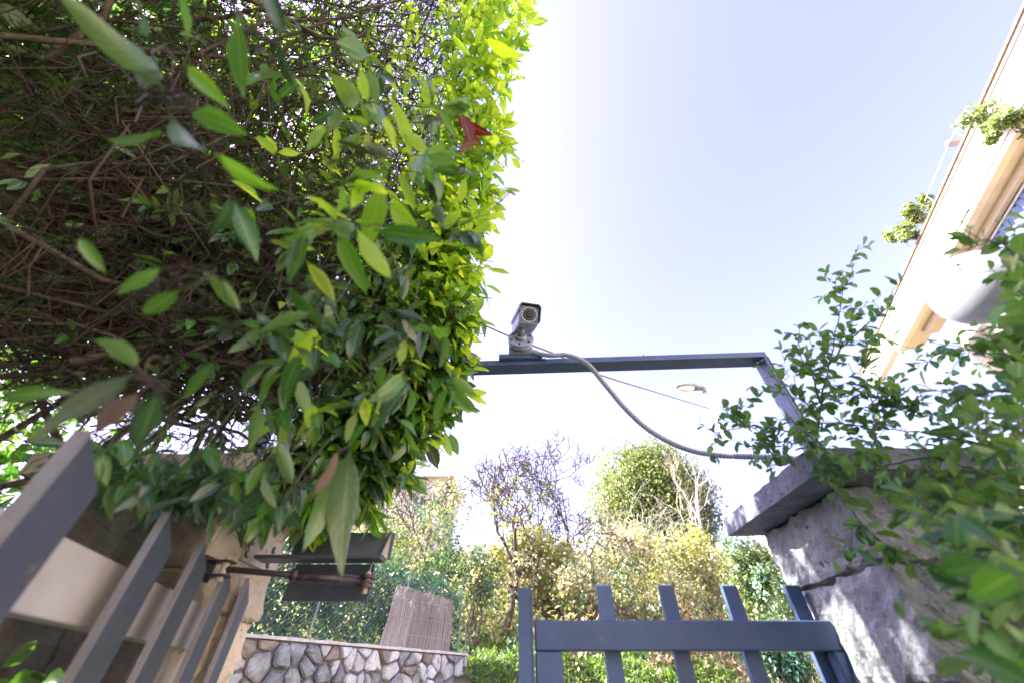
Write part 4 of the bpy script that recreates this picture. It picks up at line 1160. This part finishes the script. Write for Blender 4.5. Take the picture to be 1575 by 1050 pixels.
def conduit():
    K = [P(818, 550, 1.66), P(845, 549, 1.64), P(880, 548, 1.60), P(905, 560, 1.57), P(930, 590, 1.55), P(962, 628, 1.52), P(1000, 662, 1.48), P(1050, 688, 1.44), P(1100, 699, 1.40), P(1160, 702, 1.35), P(1215, 704, 1.29), P(1262, 716, 1.26)]
    K[0] = np.array([cc[0]+.050, 1.262, czt+.014]); K[1] = PY(846, 546.5, 1.240); K[2] = PY(872, 546, 1.235); K[3] = PY(903, 559, 1.215)
    pts = []
    for i in range(len(K)-1):
        p0, p1, p2, p3 = K[max(0,i-1)], K[i], K[i+1], K[min(len(K)-1,i+2)]
        for t in np.linspace(0, 1, 60, endpoint=False):
            pts.append(.5*((2*p1)+(-p0+p2)*t+(2*p0-5*p1+4*p2-p3)*t*t+(-p0+3*p1-3*p2+p3)*t**3))
    pts = np.array(pts); s = np.concatenate([[0], np.cumsum(np.linalg.norm(np.diff(pts, axis=0), axis=1))])
    st = .0036; N = int(s[-1]/st)
    q = np.stack([np.interp(np.arange(N)*st, s, pts[:, k]) for k in range(3)], 1)
    i = np.arange(N); rad = .0102 + np.where(i % 3 == 0, -.0020, np.where(i % 3 == 1, .0007, .0007))
    t = thing('flexible_conduit', 'grey corrugated cable conduit drooping from the security camera to the right pillar', 'conduit', tuple(K[0]))
    MB().tube(q, rad, 10).build('sleeve', M['conduit'], t, smooth=True)
    d = unit(K[1]-K[0]); MB().tube([K[0]-d*.004, K[0]+d*.028], .0135, 12).build('gland', M['cctv_dirty'], t, bevel=.001)
conduit()

# ------------------------------------------------------------------ globe lamp
def globe():
    c = P(1506, 443, 1.62)
    t = thing('globe_lamp', 'white opal globe lamp half hidden by the shrub on the right', 'lamp', (c[0], c[1], 1.75))
    r = 60*1.62/FPX*.96
    V = []; F = []; nu, nv = 32, 20
    for j in range(nv+1):
        a = math.pi*(j/nv)
        for i in range(nu):
            b = 2*math.pi*i/nu; V.append(c+r*np.array([math.sin(a)*math.cos(b), math.sin(a)*math.sin(b), math.cos(a)]))
    for j in range(nv):
        for i in range(nu): F.append((j*nu+i, (j+1)*nu+i, (j+1)*nu+(i+1) % nu, j*nu+(i+1) % nu))
    MB().add(V, F).build('globe', M['globe'], t, smooth=True)
    MB().tube([c-[0,0,r*.90], c-[0,0,r*1.15]], [.045, .06], 20).build('collar', M['shutter'], t)
    MB().tube([c-[0,0,r*1.1], (c[0], c[1], 0)], .026, 14).build('pole', M['shutter'], t)
globe()

# ------------------------------------------------------------------ hedge on the left
SUN_GAPS = [((.94, 1.30, EYE+.10), .10), ((.94, 1.22, EYE+.02), .09), ((.94, 1.42, EYE-.02), .08), ((1.02, 1.07, EYE+.0), .07), ((.86, 1.35, EYE+.46), .05)]  # gaps cut along the sun direction to put dapples on the right pillar
def lit(pos):
    """leaves to keep outside the gaps cut for the sun"""
    pos = np.asarray(pos); k = np.ones(len(pos), bool); d = np.array(sd)
    for p, rr in SUN_GAPS:
        w = pos-np.array(p); k &= np.linalg.norm(w - np.outer(w@d, d), axis=1) > rr
    return k
EDGE = [(505,790,1.22),(598,715,1.32),(668,640,1.38),(690,560,1.42),(702,500,1.46),(716,430,1.52),(728,350,1.60),(742,280,1.70),(762,180,1.82),(782,80,1.95),(795,-20,2.08),(805,-120,2.2)]
LEFT = [(-60,700,.85),(-80,640,.86),(-80,580,.88),(-80,520,.90),(-80,450,.92),(-80,380,.95),(-80,300,1.0),(-80,220,1.05),(-80,130,1.1),(-80,40,1.15),(-80,-50,1.2),(-80,-140,1.3)]
EP = np.array([P(*e) for e in EDGE]); LPp = np.array([P(*e) for e in LEFT])
def S(s, t):
    """hedge inner surface: s 0 bottom .. 1 top, t 0 street edge .. 1 left"""
    s = np.asarray(s)*(len(EP)-1); i = np.clip(s.astype(int), 0, len(EP)-2); f = (s-i)[..., None]
    a = EP[i]*(1-f)+EP[i+1]*f; b = LPp[i]*(1-f)+LPp[i+1]*f
    t = np.asarray(t)[..., None]
    q = a*(1-t)+b*t
    return q
def back(p, k):
    """push a point away into the hedge body (away from the driveway, upward)"""
    return p + np.array([-.18, .42, .62])*np.asarray(k)[..., None]*0.9

def hedge():
    t = thing('hedge', 'overgrown tall hedge with bright glossy leaves and bare brown twigs inside', 'hedge', (-1.3, 1.3, 0))
    # --- main limbs as parts
    g = R
    L = []
    for i in range(30):
        s0 = g.uniform(0, 1); s1 = np.clip(s0+g.normal()*.20+.03, 0, 1); k0, k1 = g.uniform(0, .5), g.uniform(.05, .55)
        a = back(S(np.array(s0), np.array(g.uniform(.75, 1.25))), np.array(k0)); b = back(S(np.array(s1), np.array(g.uniform(.02, .4))), np.array(k1))
        pts = wig(a, b, 9, .045)
        link_mesh('branch', tubes_mesh('branch', [(pts, g.uniform(.006, .013), .003)], M['bark'], 6), t)
    for i in range(7):   # thick trunks at the far left rising out of the ground
        a = np.array([-1.75+g.uniform(-.4,.4), 1.5+g.uniform(-.3,.5), 0]); b = back(S(np.array(g.uniform(.1,.8)), np.array(g.uniform(.5, .9))), np.array(.85))
        link_mesh('trunk', tubes_mesh('trunk', [(wig(a, b, 10, .05), .024, .006)], M['bark'], 8), t)
    # --- twigs
    L = []
    for i in range(1500):
        s0 = g.uniform(.05, 1); t0 = g.uniform(.1, 1.2); s1 = np.clip(s0+g.normal()*.24, 0, 1); t1 = max(0.08, t0-g.uniform(-.1, .6))
        a = back(S(np.array(s0), np.array(t0)), np.array(g.uniform(0.0, 1.15))); b = back(S(np.array(s1), np.array(t1)), np.array(g.uniform(0.0, 1.15)))
        L.append((wig(a, b, 7, .07), g.uniform(.0022, .0055), .0012))
    for i in range(8500):
        s0 = g.uniform(.05, 1); t0 = g.uniform(.15, 1.3)
        a = back(S(np.array(s0), np.array(t0)), np.array(g.uniform(0.0, 1.3)))
        dv = rdir(1)[0]*np.array([1, .8, .8])+[.25, 0, -.1]
        L.append((wig(a, a+unit(dv)*g.uniform(.06, .12+.24*min(1,t0*2)), 5, .09), g.uniform(.0009, .0022), .0006))
    link_mesh('twigs', tubes_mesh('twigs', L, M['twig'], 3), t, kind='stuff')

    # --- leafy shoots
    def shoots(n, sr, tr, kr, out, per, size, spread=.9):
        pos = []; D = []; N_ = []; sz = []; st = []
        s = g.uniform(*sr, n); tt = g.beta(1.0, 1.6, n)*(tr[1]-tr[0])+tr[0]; k = g.uniform(*kr, n)
        base = back(S(s, tt), k)
        for b in base:
            d = unit(np.asarray(out) + g.normal(size=3)*.45)
            ln = g.uniform(.05, .12); e = b+d*ln
            st.append((np.array([b-d*.08, b, e]), .0016, .0009))
            m = g.integers(per[0], per[1]+1)
            for j in range(m):
                f = (j+.5)/m; r_ = rdir(1)[0]; r_ -= d*np.dot(r_, d); r_ = unit(r_)
                pos.append(b+d*ln*f); dd = d*(.35+.5*f) + r_*spread*(1.1-.5*f) + np.array([0, -.02, -.42])
                D.append(dd); N_.append(np.array([.1, -.3, .8])+g.normal(size=3)*.45); sz.append(g.uniform(*size))
        return np.array(pos), np.array(D), np.array(N_), np.array(sz), st
    groups = []
    # street-side edge: dense bright shoots
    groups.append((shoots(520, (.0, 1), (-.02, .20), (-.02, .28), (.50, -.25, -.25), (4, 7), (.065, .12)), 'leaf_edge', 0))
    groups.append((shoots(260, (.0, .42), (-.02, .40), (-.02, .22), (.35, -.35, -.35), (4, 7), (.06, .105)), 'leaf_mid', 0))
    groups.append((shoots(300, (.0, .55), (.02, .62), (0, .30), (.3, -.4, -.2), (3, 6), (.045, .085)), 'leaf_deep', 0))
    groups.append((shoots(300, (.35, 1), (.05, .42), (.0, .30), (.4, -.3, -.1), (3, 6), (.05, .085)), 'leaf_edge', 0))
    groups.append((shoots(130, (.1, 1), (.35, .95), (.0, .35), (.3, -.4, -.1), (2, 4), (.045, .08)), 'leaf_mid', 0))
    for i in range(72):      # shoots drooping in front of the left pillar cap
        u = g.uniform(120, 470); v = 765 + g.uniform(-75, 0) + (u-120)*.10; b = P(u, v-35, g.uniform(.72, .98))
        d = unit(np.array([g.normal()*.3, -.2, -.9])); st = [(np.array([b-d*.12, b, b+d*.06]), .0016, .0009)]
        pp = []; 
        for j in range(4):
            r_ = rdir(1)[0]; pp.append((b+d*.06*(j+.5)/4, d*.8+r_*.7, np.array([0, -.6, .5])+g.normal(size=3)*.4, g.uniform(.045, .085)))
        groups.append(((np.array([x[0] for x in pp]), np.array([x[1] for x in pp]), np.array([x[2] for x in pp]), np.array([x[3] for x in pp]), st), 'leaf_deep' if i % 3 else 'leaf_mid', 0))
    for i in range(58):      # sprays nearer the viewer over the middle of the hedge
        u = g.uniform(400, 705); v = g.uniform(90, 660); b = P(u, v, g.uniform(.62, 1.0))
        d = unit(np.array([g.normal()*.4+.3, -.1, -.4])); st = [(np.array([b-d*.2+g.normal(size=3)*.02, b-d*.1, b, b+d*.07]), .0018, .0008)]
        m_ = int(g.integers(3, 7)); pp = []
        for j in range(m_):
            r_ = rdir(1)[0]; pp.append((b+d*.07*(j+.5)/m_, d*.6+r_*.8+[0,0,-.3], np.array([0, -.4, .6])+g.normal(size=3)*.5, g.uniform(.055, .095)))
        groups.append(((np.array([x[0] for x in pp]), np.array([x[1] for x in pp]), np.array([x[2] for x in pp]), np.array([x[3] for x in pp]), st), ('leaf_edge', 'leaf_edge', 'leaf_mid', 'leaf_deep')[i % 4], 0))
    allp = []; twl = []
    for (pos, D, N_, sz, st), m, _ in groups:
        twl += st
        for i in range(len(pos)):
            mm = m
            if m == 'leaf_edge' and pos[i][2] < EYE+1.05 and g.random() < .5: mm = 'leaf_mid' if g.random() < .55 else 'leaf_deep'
            allp.append((pos[i], D[i], N_[i], sz[i], mm))
    # big individual leaves close to the viewer (read off the photograph: root, tip, distance)
    near = [((255,115),(108,45),.46,'leaf_mid'),((285,100),(350,165),.46,'leaf_edge'),((195,95),(260,140),.47,'leaf_deep'),
            ((205,0),(258,62),.45,'leaf_deep'),((272,-20),(290,62),.5,'leaf_edge'),((405,-30),(438,60),.43,'leaf_deep'),((425,65),(462,142),.45,'leaf_deep'),
            ((290,170),(385,212),.47,'leaf_mid'),((260,175),(322,290),.47,'leaf_deep'),((330,235),(400,300),.48,'leaf_edge'),((160,215),(250,205),.5,'leaf_mid'),
            ((360,310),(395,400),.55,'leaf_mid'),((355,300),(335,385),.5,'leaf_deep'),((205,578),(62,650),.36,'leaf_deep'),((215,600),(148,672),.38,'leaf_pink'),
            ((240,605),(215,700),.38,'leaf_mid'),((262,590),(190,700),.42,'leaf_deep'),((250,410),(175,455),.45,'leaf_mid'),((280,445),(212,488),.45,'leaf_mid'),
            ((140,520),(215,560),.45,'leaf_mid'),((330,555),(288,608),.52,'leaf_mid'),((575,355),(678,368),.62,'leaf_edge'),((505,345),(455,350),.62,'leaf_edge'),
            ((590,280),(560,385),.66,'leaf_edge'),((600,300),(645,385),.66,'leaf_edge'),((470,400),(515,462),.64,'leaf_edge'),((505,110),(580,190),.75,'leaf_edge'),
            ((600,150),(648,240),.75,'leaf_edge'),((548,350),(600,415),.62,'leaf_edge'),((520,355),(560,450),.62,'leaf_edge'),((695,52),(722,88),.9,'leaf_edge'),
            ((0,608),(72,602),.45,'leaf_mid'),((425,675),(448,740),.62,'leaf_mid'),((540,690),(512,850),.72,'leaf_mid'),((520,700),(498,835),.74,'leaf_mid'),
            ((520,692),(478,768),.66,'leaf_pink'),((400,620),(385,690),.6,'leaf_mid'),((375,150),(360,20),.48,'leaf_mid'),((480,480),(400,510),.6,'leaf_mid'),
            ((395,480),(420,515),.5,'leaf_deep'),((495,560),(430,600),.66,'leaf_deep'),((420,560),(330,600),.55,'leaf_deep'),((120,360),(160,420),.5,'leaf_mid'),
            ((702,180),(742,216),1.05,'leaf_red'),((730,192),(712,244),1.05,'leaf_red'),((712,176),(726,226),1.03,'leaf_red'),((682,168),(668,206),1.08,'leaf_red'),((726,205),(742,228),1.04,'leaf_red'),
            ((640,330),(610,270),.8,'leaf_edge'),((745,60),(790,95),1.1,'leaf_edge'),((440,440),(500,500),.62,'leaf_mid'),((370,480),(320,420),.5,'leaf_mid')]
    bp = []; bD = []; bN = []; bs = []; bm = []; stems = []
    for (r0, r1, d, m) in near:
        a = P(*r0, d); b = P(*r1, d*g.uniform(.93, 1.04)); v = b-a
        view = unit(EV-a)
        bp.append(a); bD.append(v); bN.append(unit(view*(1 if g.random() < .6 else -1) + g.normal(size=3)*.38)); bs.append(np.linalg.norm(v)*1.03); bm.append(M[m])
    leaf_objects(t, np.array(bp), np.array(bD), np.array(bN), np.array(bs), bm, 'long', width=.80)
    hubs = [(262,145,.48),(262,120,.48),(345,245,.49),(235,580,.40),(250,590,.40),(330,420,.5),(590,345,.66),(595,290,.68),(530,690,.72),(425,70,.45),(300,165,.48),(712,190,1.07),(505,560,.66),(385,560,.55),(270,420,.48)]
    for (u, v, d) in hubs:
        a = P(u, v, d)
        for k in range(3):
            e = P(u+g.uniform(-190, 60), v+g.uniform(-70, 130), d*g.uniform(1.35, 2.0))
            stems.append((wig(a, e, 8, .035), .0010, .0022))
        for (r0, r1, dd, m) in near:
            b = P(*r0, dd)
            if np.linalg.norm(b-a) < .075: stems.append((wig(a, b, 4, .03), .0010, .0008))
    link_mesh('shoots', tubes_mesh('shoots', stems, M['twig'], 5), t, kind='stuff')
    link_mesh('shoots', tubes_mesh('shoots', twl, M['green_twig'], 3), t, kind='stuff')
    kk = lit([q[0] for q in allp]); allp = [q for q, k in zip(allp, kk) if k]
    # the nearest leaves of the rest are objects of their own
    allp.sort(key=lambda q: np.dot(q[0]-EV, [0, CP, SP])/q[3])
    nb = 300-len(near); A = allp[:nb]
    leaf_objects(t, np.array([q[0] for q in A]), np.array([q[1] for q in A]), np.array([q[2] for q in A]), np.array([q[3] for q in A]), [M[q[4]] for q in A], 'long', width=.95)
    for m in ('leaf_edge', 'leaf_mid', 'leaf_deep'):
        B_ = [q for q in allp[nb:] if q[4] == m]
        link_mesh('foliage', leaves_mesh('foliage', [q[0] for q in B_], [q[1] for q in B_], [q[2] for q in B_], [q[3] for q in B_], M[m], 'long', 1.0), t, kind='stuff')
    # unseen hedge run beyond the left edge, added to shade pillar and twigs
    n = 16000; pos = np.stack([g.uniform(-3.6, -1.15, n), g.uniform(-3.2, .45, n), g.uniform(.1, 4.6, n)], 1)
    pos[:, 0] = np.where(pos[:, 1] > -.2, np.minimum(pos[:, 0], -1.9), pos[:, 0])
    pos = pos[lit(pos)]; n = len(pos)
    link_mesh('foliage', leaves_mesh('foliage', pos, rdir(n)+[0,0,-.2], rdir(n)+[0,0,.8], g.uniform(.09,.16,n), M['leaf_mid'], 'mini', 1.6), t, kind='stuff')  # added unseen foliage that shades pillar and twigs
    n = 12000; pos = np.stack([g.uniform(-3.6, -1.45, n), g.uniform(.5, 2.8, n), g.uniform(1.0, 3.3, n)], 1)
    pos = pos[~((pos[:, 1] > 1.5) & (pos[:, 0] > -2.3-.9*(pos[:, 1]-1.5)))]; n = len(pos)
    pos = pos[lit(pos)]; n = len(pos)
    link_mesh('foliage', leaves_mesh('foliage', pos, rdir(n)+[0,0,-.2], rdir(n)+[0,0,.8], g.uniform(.05,.08,n), M['leaf_mid'], 'mini', 1.3), t, kind='stuff')
    # interior leaves and the sunlit outer shell far behind the twigs
    n = 9000; s = g.uniform(.05, 1.02, n); tt = g.uniform(.0, 1.25, n); tt = np.where((tt < .35) & (g.random(n) < .7), tt+.6, tt); k = g.uniform(.35, 1.2, n)
    pos = back(S(s, tt), k)
    pos = pos[lit(pos)]; n = len(pos)
    link_mesh('foliage', leaves_mesh('foliage', pos, rdir(n)+[0,0,-.3], rdir(n)+[0,0,.6], g.uniform(.035,.07,n), M['leaf_mid'], 'mini', 1.1), t, kind='stuff')
    n = 30000; s = g.uniform(-.02, 1.05, n); tt = g.uniform(.04, 1.6, n); tt = np.where((tt < .42) & (g.random(n) < .75), tt+.9, tt); k = g.uniform(1.2, 1.9, n)
    pos = back(S(s, tt), k)
    keep = np.array([mnoise.noise(Vector((p*3.1).tolist())) for p in pos]) > -.36
    pos = pos[keep]; n = len(pos)
    pos = pos[lit(pos)]; n = len(pos)
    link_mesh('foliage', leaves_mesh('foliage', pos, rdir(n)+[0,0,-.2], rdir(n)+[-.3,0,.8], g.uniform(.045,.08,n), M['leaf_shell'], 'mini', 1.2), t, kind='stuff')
hedge()

def gate_weed():
    t = thing('climbing_weed', 'green leafy climber growing between the open gate leaf and the left pillar', 'climber', (-1.0, .85, 0))
    n = 420
    pos = np.stack([R.uniform(-1.35, -.86, n), R.uniform(.50, 1.04, n), EYE+.03-R.gamma(1.2, .12, n)], 1)
    link_mesh('foliage', leaves_mesh('foliage', pos, rdir(n)+[.1,-.2,-.4], rdir(n)+[0,-.4,.6], R.uniform(.04,.08,n), M['leaf_mid'], 'long', 1.3), t, kind='stuff')
    L = [(wig(np.array([R.uniform(-1.3,-.9), R.uniform(.6,1.0), .2]), np.array([R.uniform(-1.3,-.9), R.uniform(.6,1.0), EYE-.02]), 8, .05), .004, .0015) for i in range(30)]
    link_mesh('stems', tubes_mesh('stems', L, M['twig'], 4), t, kind='stuff')
gate_weed()
def low_shrub():
    t = thing('shrub', 'dark shaded shrub seen between the bars of the open gate leaf', 'shrub', (-1.5, 1.0, 0))
    n = 2600
    pos = np.stack([R.uniform(-2.3, -1.0, n), R.uniform(.35, 1.5, n), R.uniform(EYE-.5, EYE+.34, n)], 1)
    pos[:, 0] -= .25*(pos[:, 2]-EYE+.2).clip(0)
    keep = ~((pos[:, 0] > -1.3) & (pos[:, 1] > 1.05)); pos = pos[keep]; n = len(pos)
    pos = pos[lit(pos)]; n = len(pos)
    link_mesh('foliage', leaves_mesh('foliage', pos, rdir(n)+[.2,-.2,-.4], rdir(n)+[0,0,.6], R.uniform(.04,.075,n), M['leaf_deep'], 'long', 1.3), t, kind='stuff')
    L = []
    for i in range(160):
        a = np.array([R.uniform(-2.2,-1.1), R.uniform(.4,1.4), R.uniform(.3, EYE+.3)]); L.append((wig(a, a+rdir(1)[0]*R.uniform(.2,.5), 6, .1), .004, .0015))
    link_mesh('stems', tubes_mesh('stems', L, M['twig'], 4), t, kind='stuff')
low_shrub()

# ------------------------------------------------------------------ shrub on the right
def right_shrub():
    t = thing('shrub', 'leafy green shrub spilling over the slate cap of the right pillar', 'shrub', (1.9, .9, 0))
    g = R
    K = [ # polylines (u, v, d)
     [(1252,700,1.12),(1262,620,1.14),(1275,560,1.16),(1290,490,1.18),(1302,425,1.20)],
     [(1262,620,1.14),(1245,560,1.16),(1222,515,1.17)],
     [(1275,560,1.16),(1310,520,1.16),(1345,490,1.14),(1368,470,1.13)],
     [(1240,668,1.10),(1200,660,1.12),(1150,655,1.15),(1100,665,1.18)],
     [(1150,655,1.15),(1128,640,1.16),(1112,628,1.17)],
     [(1200,660,1.12),(1190,680,1.1),(1160,690,1.1)],
     [(1255,640,1.1),(1225,600,1.1),(1200,585,1.1)],
     [(1215,640,1.05),(1240,675,1.0),(1268,730,.93),(1300,775,.88),(1340,820,.83),(1375,850,.8)],
     [(1230,655,1.05),(1262,690,.98),(1310,720,.93)],
     [(1575,700,1.0),(1500,680,1.02),(1420,665,1.05),(1340,655,1.08),(1260,650,1.1)],
     [(1575,650,1.0),(1500,630,1.02),(1420,640,1.04),(1345,610,1.08),(1300,600,1.1)],
     [(1350,700,1.0),(1345,650,1.03),(1340,600,1.05)],
     [(1420,640,1.04),(1370,610,1.06),(1330,565,1.08)],
     [(1590,560,1.1),(1540,545,1.1),(1480,540,1.1),(1430,545,1.12)],
         [(1590,420,.75),(1560,390,.76),(1530,370,.78),(1480,385,.8)],
     [(1590,480,.9),(1580,420,.9),(1572,380,.92)],
     [(1590,600,.8),(1530,600,.84),(1470,610,.9),(1410,590,.95)],
     [(1585,760,.7),(1500,720,.78),(1430,700,.85),(1370,715,.9),(1330,700,.94)],
     [(1590,860,.5),(1530,850,.52),(1470,835,.55),(1450,850,.56)],
     [(1590,930,.48),(1530,920,.5),(1480,900,.53)],
     [(1590,800,.55),(1540,790,.58),(1480,770,.62),(1430,790,.66)],
     [(1570,1050,.55),(1562,900,.58),(1562,700,.7),(1572,600,.75),(1582,500,.8)],
     [(1530,1060,.6),(1535,950,.64),(1545,800,.7),(1545,700,.78)],
     [(1470,740,.8),(1420,760,.78),(1390,800,.76)],
     [(1590,990,.46),(1540,985,.48),(1490,965,.5)],
    ]
    segs = []; tw = []
    for k in K:
        p = np.array([P(*q) for q in k]); n = len(p)
        # smooth resample
        s = np.linspace(0, n-1, n*4); q = np.stack([np.interp(s, np.arange(n), p[:, j]) for j in range(3)], 1)
        q[1:-1] = (q[:-2]+2*q[1:-1]+q[2:])/4 + g.normal(size=q[1:-1].shape)*.0018
        o = link_mesh('stem', tubes_mesh('stem', [(q, .0032, .0011)], M['green_twig'], 5), t)
        segs.append(q)
    pos = []; D = []; N_ = []; sz = []
    def leafed(q, dens, size, side=True):
        L = np.linalg.norm(np.diff(q, axis=0), axis=1); cum = np.concatenate([[0], np.cumsum(L)]); tot = cum[-1]
        n = max(3, int(tot*dens))
        for i in range(n):
            x = g.uniform(0, tot) if i else tot
            p = np.array([np.interp(x, cum, q[:, j]) for j in range(3)]); j = min(len(q)-2, int(np.searchsorted(cum, x)))
            d = unit(q[min(j+1, len(q)-1)]-q[max(0, j-1)])
            r_ = rdir(1)[0]; r_ = unit(r_-d*np.dot(r_, d))
            pos.append(p); D.append(d*.6+r_*1.0+np.array([0, 0, -.05])); N_.append(np.array([0, -.2, .9])+g.normal(size=3)*.4); sz.append(g.uniform(*size))
    for q in segs:
        leafed(q, 72, (.026, .050))
        tot = np.linalg.norm(q[-1]-q[0])
        for i in range(int(2+tot*26)):
            j = g.integers(1, len(q)); d = unit(q[min(j, len(q)-1)]-q[j-1]); r_ = rdir(1)[0]; dd = unit(d*.5+r_*.8+[0,0,.12])
            e = q[j]+dd*g.uniform(.04, .13); tt = wig(q[j], e, 5, .08); tw.append((tt, .0014, .0007)); leafed(tt, 80, (.020, .042))
    # dense mass at the right, behind and beside the stems
    n = 760
    for i in range(n):
        u = 1575 - abs(g.normal())*60 + 35; v = g.uniform(380, 1060); d = g.uniform(.6, 1.05)
        if v < 620 and u < 1555: continue
        if v > 720 and u < 1490: continue
        p = P(u, v, d); pos.append(p); D.append(rdir(1)[0]+[-.5,-.1,0]); N_.append(np.array([0,-.3,.8])+g.normal(size=3)*.5); sz.append(g.uniform(.028,.055))
        if i % 4 == 0: tw.append((wig(p, p+np.array([.12, .05, -.05])+g.normal(size=3)*.04, 5, .06), .0012, .002))
    # a few large soft leaves right in front
    for i in range(30):
        u = g.uniform(1450, 1590); v = g.uniform(770, 1040)
        pos.append(P(u, v, g.uniform(.34, .5))); D.append(rdir(1)[0]+[-.4,0,-.1]); N_.append(np.array([0,-.3,.8])+g.normal(size=3)*.5); sz.append(g.uniform(.03,.05))
    pos = np.array(pos); D = np.array(D); N_ = np.array(N_); sz = np.array(sz)
    key = (pos-EV) @ np.array([0, CP, SP])/sz
    od = np.argsort(key); a = od[:300]; b = od[300:]
    leaf_objects(t, pos[a], D[a], N_[a], sz[a], [M['leaf_shrub']]*300, 'oval', width=.95)
    link_mesh('foliage', leaves_mesh('foliage', pos[b], D[b], N_[b], sz[b], M['leaf_shrub'], 'oval', .95), t, kind='stuff')
    link_mesh('twigs', tubes_mesh('twigs', tw, M['green_twig'], 4), t, kind='stuff')
    MB().tube([(1.75, .9, 0), (1.72, .95, .7), (1.65, 1.0, 1.2), tuple(P(1545, 800, .7))], [.03, .024, .016, .006], 8).build('trunk', M['bark'], t, smooth=True)
    print('right shrub leaves', len(pos))
right_shrub()
